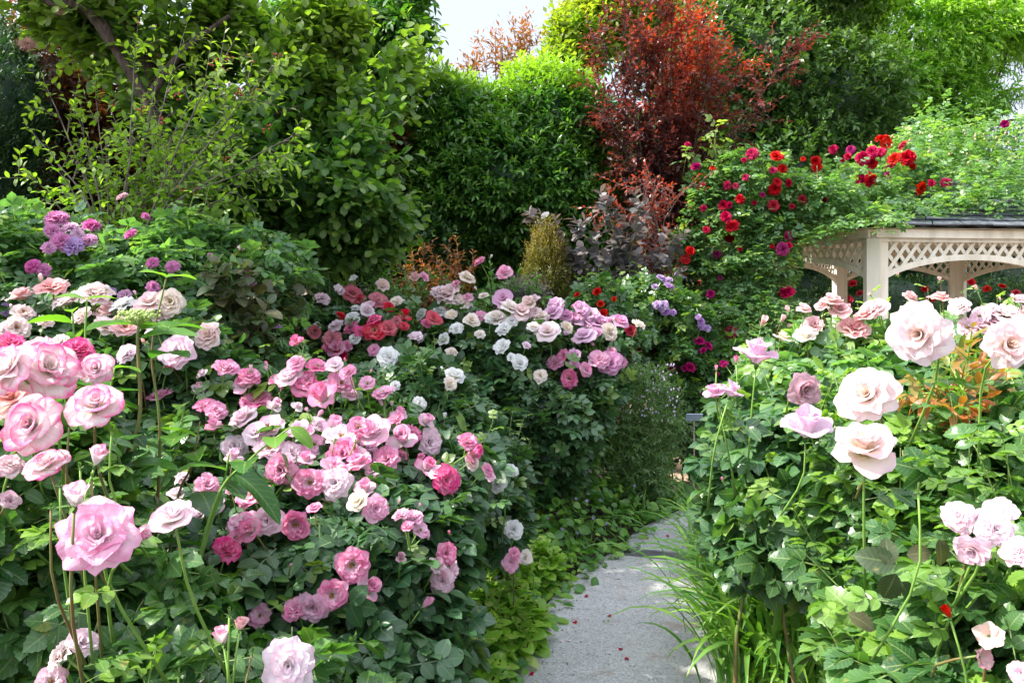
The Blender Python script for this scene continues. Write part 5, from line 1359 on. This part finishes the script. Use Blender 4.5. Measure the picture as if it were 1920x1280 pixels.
# right side
bush('salmon_rose_bush', 'rose bush with salmon-pink blooms on upright stems in front of the gazebo', 'rose bush',
     [E(1530, 700, 3.0, 130, 85, .35), E(1680, 690, 3.0, 140, 80, .35), E(1600, 780, 2.9, 190, 100, .35), E(1750, 760, 2.9, 160, 90, .35), E(1500, 760, 2.9, 100, 80, .3), E(1840, 700, 3.0, 120, 80, .35)],
     [(1560,563,38,H,'coral',dict(face=(0,.9,.3))),(1575,579,38,H,'coral'),(1539,573,22,H,'coral'),(1507,580,28,H,'coral',dict(face=(0,.9,.3))),(1631,579,36,C,'coral'),(1644,575,38,H,'coral'),(1622,590,40,C,'coral'),(1601,612,50,C,'coral',dict(face=(0,.75,.5))),(1523,607,40,C,'coral'),(1511,630,44,C,'cream'),(1467,632,34,C,'cream'),(1431,604,24,B,'coral'),(1467,598,20,B,'coral'),(1477,579,20,B,'coral'),(1629,550,13,B,'coral'),(1683,513,11,B,'coral'),(1707,556,28,H,'coral'),(1720,577,16,B,'coral'),(1762,524,14,B,'coral'),(1764,556,38,H,'coral',dict(face=(0,.9,.2))),(1830,540,15,B,'coral'),(1480,610,14,B,'coral'),(1556,540,8,'greenbud','green')],
     3000, .125, G['rose_pale'], tm=CMP_OV, ncane=7, fkw=dict(young=.3))
bush('shell_pink_rose_bush', 'rose bush massed with pale shell-pink blooms at the right edge in front of the gazebo', 'rose bush',
     [E(1880, 690, 2.6, 110, 75, .3), E(1980, 700, 2.6, 120, 90, .3), E(1890, 790, 2.5, 120, 90, .3)],
     [(1798,572,38,C,'blush'),(1884,583,56,C,'blush',dict(face=(0,.85,.3))),(1842,607,66,C,'blush',dict(face=(0,.85,.3))),(1900,612,66,C,'blush',dict(face=(0,.8,.3))),(1870,600,44,C,'palepink',dict(face=(0,.9,.2))),(1913,559,22,C,'palepink'),(1814,612,34,C,'palepink'),(1776,627,26,C,'palepink'),(1920,590,50,C,'blush'),(1835,590,34,C,'palepink'),(1860,575,24,C,'blush'),(1805,545,10,'greenbud','green'),(1820,552,8,'greenbud','green'),(1875,560,10,B,'coral')],
     1100, .125, G['rose_pale'], tm=CMP_OV, ncane=4)
bush('mauve_rose_bush', 'rose bush with mauve-pink blooms and bluish glossy leaves at the right edge of the path', 'rose bush',
     [E(1450, 850, 2.60, 135, 135, .33), E(1520, 930, 2.55, 150, 130, .33), E(1430, 960, 2.60, 100, 105, .3), E(1415, 800, 2.70, 70, 65, .25), E(1560, 860, 2.60, 130, 120, .3), E(1420, 1020, 2.60, 80, 70, .26), E(1540, 1010, 2.50, 110, 70, .25)],
     [(1421,664,70,'side','mauve',dict(face=(.1,1,.15),Y=2.2)),(1341,735,48,'side','mauve',dict(face=(-.3,.9,.1),Y=2.0)),(1372,733,50,'side','mauve',dict(face=(.35,.9,.1),Y=1.97)),(1511,731,62,W,'faded',dict(face=(.2,-.1,.8),Y=2.0)),(1513,799,80,'side','mauve',dict(face=(0,.9,.3),Y=1.9)),(1380,673,17,B,'deeppink',dict(face=(0,1,0),Y=2.0)),(1343,687,15,B,'deeppink',dict(face=(0,1,0),Y=2.0)),(1358,682,13,C,'magenta',dict(Y=3.0)),(1355,897,12,B,'deeppink')],
     1350, .135, G['rose_blue'], tm=CMP_NEAR, ncane=4, fkw=dict(young=.08, lump=.26, shell=.35, jit=.65))
bush('blush_rose_bush', 'rose bush with big nodding blush-white blooms in the right foreground', 'rose bush',
     [E(1750, 900, 2.0, 190, 130, .35), E(1860, 860, 1.95, 170, 130, .3), E(1680, 960, 2.0, 130, 120, .3), E(1900, 960, 1.9, 150, 150, .3)],
     [(1722,627,108,'blowsy','blush',dict(face=(-.6,-.05,.6),Y=1.42)),(1622,737,108,'blowsy','blush',dict(face=(-.5,.35,.55),Y=1.5)),(1620,835,116,'nod','blush',dict(face=(-.15,.85,.35),Y=1.45)),(1895,645,84,W,'blush',dict(face=(-.1,.2,.8),Y=1.5)),(1722,912,24,'greenbud','green',dict(face=(0,1,.05),Y=1.25)),(1905,610,70,C,'blush',dict(Y=1.9))],
     1500, .125, G['rose_big'], tm=CMP_NEAR, ncane=6, fkw=dict(young=.3, lump=.28, shell=.35, jit=.65))
bush('cluster_rose_bush', 'rose bush with clustered pale pink blooms in the lower right corner', 'rose bush',
     [E(1850, 1150, 1.55, 170, 150, .3), E(1720, 1180, 1.65, 150, 120, .3), E(1800, 1280, 1.5, 220, 110, .3), E(1930, 1080, 1.5, 110, 120, .25), E(1640, 1100, 1.9, 90, 90, .22)],
     [(1797,967,60,C,'palepink',dict(face=(-.5,.5,.6),Y=1.3)),(1868,990,76,C,'palepink',dict(face=(-.1,.5,.9),Y=1.25)),(1873,958,52,C,'palepink',dict(Y=1.28)),(1822,1032,50,W,'palepink',dict(face=(-.5,-.3,.6),Y=1.25)),(1905,1030,58,C,'palepink',dict(Y=1.22)),(1840,975,44,C,'palepink',dict(Y=1.3)),(1776,1146,34,B,'red',dict(face=(-.4,.8,.2),Y=1.25)),(1855,1190,52,S,'peach',dict(face=(-.3,.4,.6),Y=1.25)),(1845,1232,44,S,'faded',dict(face=(.3,.2,.8),Y=1.25)),(1915,1260,40,C,'palepink',dict(Y=1.2))],
     1000, .13, G['rose_big'], tm=CMP_NEAR, ncane=5, fkw=dict(young=.2, lump=.28, shell=.35, jit=.65))

for root, ells, nleaf, size, mat, tm, fk, nc in root_jobs:
    rose_foliage(root, ells, nleaf, size, mat, tm, seed=int(ells[0][0][0] * 10) % 50, **fk)
    canes(root, ells, nc, seed=nleaf)

# a few big bronze new leaves on the corner bush
cb = [o for o in sc.objects if o.name.startswith('cluster_rose_bush')][0]
mb = Mesh(); q_ = np.array([at(x, y, 1.32) for x, y in [(1680, 1055), (1680, 1075), (1665, 1060), (1690, 1090), (1760, 1010), (1590, 1150), (1700, 1040)]])
put_leaves(mb, LF_NEAR, q_, nrm(np.array([[-1, .1, .15], [-.3, .2, -1], [.1, .2, 1], [.5, 0, -.8], [.2, -.2, -1], [.6, -.3, -.2], [.9, -.2, .2]])), np.array([.062, .055, .045, .04, .045, .045, .04]), .3, np.tile([[0, -1.0, .2]], (7, 1)), .15, clear=False)
part('new_leaves', mb, G['dusk'], cb, label='big bronze new leaves', kind='stuff')

# hydrangea stems with big opposite leaves, left foreground
hy = [[(235, 1250), (232, 900), (262, 780), (258, 640), (262, 608)], [(280, 1200), (300, 830), (285, 660), (312, 520)], [(200, 1200), (150, 800), (140, 650), (136, 585)], [(330, 1250), (400, 950), (470, 860), (545, 800)], [(180, 1200), (170, 800), (160, 650), (163, 562)], [(300, 1200), (330, 950), (360, 870), (375, 790)], [(250, 1200), (210, 900), (205, 760), (215, 690)], [(330, 1200), (390, 1000), (420, 900), (430, 850)], [(200, 1300), (260, 1010), (330, 850), (345, 760)]]
hr = thing('hydrangea_shrub', 'hydrangea with tall dark stems and a green flower head among the pink-rimmed roses', 'shrub', (at(250, 900, 1.75)[0], 1.75, 0))
Pp, Dd, Ss, Yy = [], [], [], []
for i, ln in enumerate(hy):
    Yh = 1.72 + .07 * (i % 3)
    w = smooth_line([at(x, y, Yh) for x, y in ln], 26)
    mb = Mesh(); mb.tube(w, [.0055, .0028] if i < 1 else [.004, .0018], 7); part('branch', mb, M_REDSTEM if i in (0, 1, 5) else M_STEM, hr)
    for k, j in enumerate(range(7, 26, 3)):
        tg = nrm(w[min(j + 1, 25)] - w[j - 1]); a = k * math.pi / 2 + i
        o1 = np.array([math.cos(a), math.sin(a), 0]); o1 = nrm(o1 - tg * (o1 @ tg))
        for s in (-1, 1):
            Pp.append(w[j]); Dd.append(o1 * s + tg * .35 + [0, 0, .05]); f = 1 - .55 * max(0, (j - 18) / 8)
            Ss.append(.125 * f * rr.uniform(.85, 1.15)); Yy.append(max(0, (j - 17) / 9) * .8)
Pp, Dd, Ss, Yy = map(np.array, (Pp, Dd, Ss, Yy))
mb = Mesh(); put_leaves(mb, LF_HYD, Pp, Dd, Ss, 1.0, None, .22, Yy, True, .25)
part('foliage', mb, G['hyd'], hr)
fh = Mesh(); c = at(260, 592, 1.72)
for k in range(120):
    q = c + np.array([rr.gauss(0, .020), rr.gauss(0, .02), rr.uniform(-.006, .012)])
    fh.tube([c - [0, 0, .022], q], [.0008, .0006], 3, cap=False); fh.ellip(q, (.0032, .0032, .0036), 3, 0)
part('flower_head', fh, plain_mat('green_florets', (.30, .42, .10), (.48, .56, .22), 60), hr)

# bronze-red new shoots on the right
br_l = [[(1800, 980), (1790, 800), (1790 + dx * .6, 740), (1790 + dx, h)] for dx, h in ((-70, 720), (-40, 690), (-5, 660), (25, 670), (60, 700), (85, 730), (-60, 770), (10, 720), (50, 760))]
stems_plant('astilbe_clump', 'clump with bronze-orange young leaves between the blush roses', 'plant', 1795, br_l, 1.95, G['astil'], LF_MEDN, .055, .035, .08, 6, r0=.004, seed=31, tip=.35, young_fn=lambda p: RNG.random(len(p)) ** 1.3, start=.4, dY=.15, bark=M_STEM)
# fine airy shrub beside the path
cat = [[(1200 + dx * .4, 980), (1200 + dx * .8, 800), (1200 + dx, h)] for dx, h in ((-75, 760), (-60, 720), (-45, 700), (-30, 690), (-15, 700), (0, 690), (15, 700), (30, 705), (45, 720), (60, 740), (70, 770), (-70, 800), (75, 820), (-20, 760), (20, 770), (50, 800), (-50, 790))]
cm = stems_plant('catmint_clump', 'airy grey-green clump with tiny lilac flowers beside the path', 'plant', 1200, cat, 5.35, G['catm'], LF_FAR_N, .042, .018, .10, 9, r0=.003, seed=32, tip=.2, start=.15, dY=.3, bark=M_STEM, sub=2, subL=.12)

fl = Mesh()
for k in range(150):
    q = at(rr.uniform(1130, 1275), rr.uniform(680, 790), 5.2 + rr.uniform(-.2, .2)); fl.ellip(q, (.006, .006, .009), 2, 0)
part('flowers', fl, plain_mat('catmint_flower', (.42, .34, .52), (.52, .42, .6), 30), cm, kind='stuff')

# ------------------------------------------------------------------ strap-leaved clumps right of the path
def blades(n, c, rad, L, w, lean=.9, az=None, seed=0):
    """arching strap leaves from a clump centre"""
    r = np.random.default_rng(seed); mb = Mesh(); K = 10
    a = r.uniform(0, 2 * math.pi, n) if az is None else r.normal(az, 1.0, n)
    base = np.array(c)[None] + np.column_stack([r.normal(0, rad, n), r.normal(0, rad, n), np.zeros(n)])
    LL = L * r.uniform(.55, 1.15, n); le_ = lean * r.uniform(.35, 1.3, n)
    t = np.linspace(0, 1, K)
    th = (.12 + 2.0 * le_[:, None] * t[None] ** 1.5)
    ds = LL[:, None] / (K - 1)
    hx = np.cumsum(np.sin(th) * ds, axis=1); hz = np.cumsum(np.cos(th) * ds, axis=1)
    pos = base[:, None] + np.stack([np.cos(a)[:, None] * hx, np.sin(a)[:, None] * hx, hz], axis=2)
    pos[..., 2] = np.maximum(pos[..., 2], .035)
    sd = np.stack([-np.sin(a), np.cos(a), 0 * a], axis=1)[:, None]
    ww = (w * r.uniform(.7, 1.2, n))[:, None] * np.sin(np.clip(t * 1.1 + .35, 0, 1) * math.pi / 2)[None] * (1 - t[None] ** 3)
    upv = np.array([0, 0, 1.0])
    V = np.stack([pos - sd * ww[..., None] + upv * ww[..., None] * .5, pos, pos + sd * ww[..., None] + upv * ww[..., None] * .5], axis=2).reshape(-1, 3)
    lo = []
    for i in range(K - 1):
        for j in range(2):
            q = i * 3 + j; lo += [q, q + 1, q + 4, q + 3]
    lo = (np.array(lo)[None] + (np.arange(n) * K * 3)[:, None]).ravel()
    A = np.zeros((n, K, 3, 4)); A[..., 0] = np.array([-1, 0, 1.]); A[..., 1] = t[None, :, None]; A[..., 2] = r.random(n)[:, None, None]; A[..., 3] = (r.random(n) ** 2)[:, None, None] * .7
    mb.add(V, lo, [4] * (len(lo) // 4), A.reshape(-1, 4))
    return mb
for i, (px, py, n, L, w, lb) in enumerate([(1362, 1110, 150, .52, .009, 'slim strap-leaved clump arching over the edge of the path beside the drain channel'), (1400, 1230, 220, .60, .013, 'fresh green strap-leaved clump nearest the camera at the right edge of the path'), (1490, 1290, 200, .66, .016, 'clump of broad upright strap leaves under the mauve roses'), (1358, 1035, 80, .42, .008, 'small grassy clump hanging over the path farthest from the camera'), (1430, 1330, 180, .6, .015, 'upright dark strap-leaved clump behind the fresh green one')]):
    c = ground_at(px, py)
    r_ = thing('daylily_clump', lb, 'plant', c, 'strap-leaved clumps along the right of the path')
    part('foliage', blades(n, c, .07, L, w, seed=40 + i), G['strap'], r_)

# ------------------------------------------------------------------ variegated knotweed clumps and ground cover
for i, (px, py, h, rr_, lb) in enumerate([(840, 1290, .36, .2, 'lime green knotweed clump with dark chevrons at the bottom edge of the photo'), (940, 1230, .34, .17, 'lime knotweed clump beside the near left edge of the path'), (925, 1150, .40, .17, 'lime knotweed clump under the drooping pink roses'), (760, 1330, .42, .2, 'darker lime knotweed clump below the two open pink roses'), (1010, 1110, .26, .13, 'small lime knotweed clump touching the path edge')]):
    c = ground_at(px, py)
    r_ = thing('knotweed_plant', lb, 'plant', c, 'knotweed clumps left of the path')
    n = 75 if h > .3 else 45
    a = RNG.uniform(0, 6.28, n); q = rr_ * np.sqrt(RNG.random(n)); hh = h * (1 - .55 * (q / rr_) ** 2) * RNG.uniform(.45, 1.05, n)
    P0 = np.column_stack([c[0] + q * .5 * np.cos(a), c[1] + q * .5 * np.sin(a), 0 * a]); P1 = np.column_stack([c[0] + q * 1.1 * np.cos(a), c[1] + q * 1.1 * np.sin(a), hh])
    stm = Mesh()
    for u, v in zip(P0, P1): stm.tube([u, (u + v) / 2 + [0, 0, .03], v], [.0025, .0015], 4, cap=False)
    part('stems', stm, M_STEM, r_, kind='stuff')
    mb = Mesh(); d = nrm(P1 - P0)
    shoots(mb, LF_OV, P1 - d * .09, d, .1, 5, .095, 1.25, .2 * RNG.random(n), .3, upn=1.1, jit=.25, taper=.4)
    part('foliage', mb, G['knot'] if i not in (3,) else G['knot'], r_)

# ground cover along the left edge: heart leaves, fine grass, small violet flowers
gc = Mesh(); n = 5200
t = RNG.uniform(0, 1, n); off = RNG.random(n) ** .8 * 1.15
ed = np.array(le); k = (t * (len(ed) - 1)).astype(int); f = (t * (len(ed) - 1) - k)[:, None]
ep = ed[k] * (1 - f) + ed[np.minimum(k + 1, len(ed) - 1)] * f
tg = nrm(ed[np.minimum(k + 1, len(ed) - 1)] - ed[k]); lf_ = np.column_stack([-tg[:, 1], tg[:, 0], 0 * tg[:, 0]])
gp = ep + lf_ * (off - .06)[:, None] * 1.0 + RNG.normal(size=(n, 3)) * [.03, .03, 0]
hmax = .04 + .38 * np.clip(off / .5, 0, 1) ** 1.3 * (1 + .35 * wave(gp, 5, 3))
gp[:, 2] = .03 + hmax * RNG.random(n) ** .5
d = RNG.normal(size=(n, 3)); d[:, 2] = d[:, 2] * .35 - .1; d -= lf_ * .5
put_leaves(gc, [LF_OV, LF_MED, LF_ROUND], gp, nrm(d), .055 * RNG.uniform(.5, 1.4, n), 1.0, -lf_, .4, RNG.random(n) ** 3)
# right side cover, under the roses
n = 2600
qx, qy = RNG.uniform(.75, 2.2, n), RNG.uniform(2.3, 5.0, n)
edge_x = np.interp(qy, [p[1] for p in re_], [p[0] for p in re_])
m = qx > edge_x - .15
gp2 = np.column_stack([qx, qy, .03 + .14 * RNG.random(n)])[m]
d = RNG.normal(size=gp2.shape); d[:, 2] *= .3
put_leaves(gc, [LF_ROUND], gp2, nrm(d), .05 * RNG.uniform(.6, 1.3, len(gp2)), 1.3, None, .3, .5 + .5 * RNG.random(len(gp2)))
solo('ground_cover', gc, G['cover'], label='low leafy ground cover spilling over both edges of the path', cat='ground cover', kind='stuff')
gr_ = Mesh()
for i in range(85):
    k = rr.randrange(2, 38); o = rr.uniform(.02, .55); tgk = nrm(np.array(le[k + 1]) - np.array(le[k])); nk = np.array([-tgk[1], tgk[0], 0])
    b = blades(7, np.array(le[k]) + nk * o, .02, .24, .0022, lean=.9, seed=900 + i)
    gr_.add(b.v[0], b.l[0], b.t[0], b.a[0])
solo('grass', gr_, G['strap'], label='thin grass blades among the ground cover by the path', cat='grass', kind='stuff')
vf = Mesh()
for i in range(120):
    k = rr.randrange(4, 39); o = rr.uniform(.08, .9); tgk = nrm(np.array(le[min(k + 1, 39)]) - np.array(le[k - 1])); nk = np.array([-tgk[1], tgk[0], 0])
    c = np.array(le[k]) + nk * o + [0, 0, rr.uniform(.14, .36)]
    a = rr.uniform(0, 6)
    dd = np.array([[math.cos(a + j * 1.256), -.5 + .2 * math.sin(a), math.sin(a + j * 1.256)] for j in range(5)])
    vf.inst(LF_FAR, np.tile(c, (5, 1)), frames(dd, np.tile([[0, -1.0, .3]], (5, 1))), np.full(5, .013))
solo('violet_flowers', vf, leaf_mat('violet_petal', (.42, .34, .66), (.55, .48, .75), vein=0, tmul=(1, 1, 1)), label='tiny pale violet flowers scattered through the ground cover', cat='flowers', kind='stuff')
ftl = Mesh()
for i in range(1700):
    k = rr.randrange(0, 39); t_ = rr.random() ** 2.2
    q = np.array(le[k]) * (1 - t_ ** 2) + np.array(re_[k]) * t_ ** 2
    ftl.inst(LF_FAR, np.array([[q[0], q[1], .0325]]), frames(np.array([[rr.gauss(0, 1), rr.gauss(0, 1), 0]]), np.array([[rr.gauss(0, .2), rr.gauss(0, .2), 1]])), np.array([rr.uniform(.003, .014)]))
solo('leaf_litter', ftl, leaf_mat('litter', (.10, .05, .03), (.24, .17, .08), vein=0, trans=.1), label='crumbs of dry leaf litter on the concrete path', cat='litter', kind='stuff')

# fallen petals on the path
pb = bloom_data([(1, .0, .5, .4, 1.4, 1.5, .3, .08, .1)], 5, 5, 3).data('fallen_petal', P['crimson'])
for i, (px, py) in enumerate([(1142, 1153), (1097, 1117), (1178, 1235), (1064, 1120), (1215, 1010), (994, 1262), (1250, 1005), (1165, 1215), (1180, 1032), (1077, 1165)]):
    o = bpy.data.objects.new('fallen_petal', pb)
    o['label'] = 'small dark red fallen petal lying on the pale concrete path'; o['category'] = 'petal'; o['group'] = 'fallen petals on the path'
    c = ground_at(px, py, .032)
    place(o, None, Matrix.Translation(Vector(c)) @ Euler((rr.uniform(-.2, .2), 0, rr.uniform(0, 6))).to_matrix().to_4x4() @ Matrix.Diagonal((.034, .034, .03, 1)))

pk = bloom_data([(1, .0, .5, .4, 1.3, 1.5, .4, .08, .12)], 5, 5, 5).data('fallen_petal', P['palepink'])
for i in range(16):
    k = rr.randrange(2, 36); t_ = rr.choice([rr.uniform(.03, .2), rr.uniform(.1, .8)])
    c = np.array(le[k]) * (1 - t_) + np.array(re_[k]) * t_; c[2] = .032
    o = bpy.data.objects.new('fallen_petal', pk)
    o['label'] = 'pale pink fallen petal lying on the concrete path'; o['category'] = 'petal'; o['group'] = 'pale petals on the path'
    place(o, None, Matrix.Translation(Vector(c)) @ Euler((rr.uniform(-.2, .2), 0, rr.uniform(0, 6))).to_matrix().to_4x4() @ Matrix.Diagonal((.03, .03, .03, 1)))

# plant name plates
for (px, py, Y, lb) in [(1302, 782, 4.4, 'small grey-blue plant name plate beside the path under the magenta roses'), (1566, 664, 2.9, 'small blue plant name plate among the salmon-pink roses')]:
    c = at(px, py, Y)
    r_ = thing('plant_label', lb, 'plant label', (c[0], c[1], 0))
    mb = Mesh(); mb.box(c, (.045, .0025, .022), [(1, 0, 0), (0, .9, .43), (0, -.43, .9)]); part('plate', mb, plain_mat('plate_grey', (.20, .24, .34), (.30, .33, .40), 10, rough=.4), r_, smooth=False)
    mb = Mesh(); mb.tube([(c[0], c[1] + .008, 0), (c[0], c[1] + .006, c[2])], [.004, .004], 6); part('stake', mb, M_TWIG, r_)
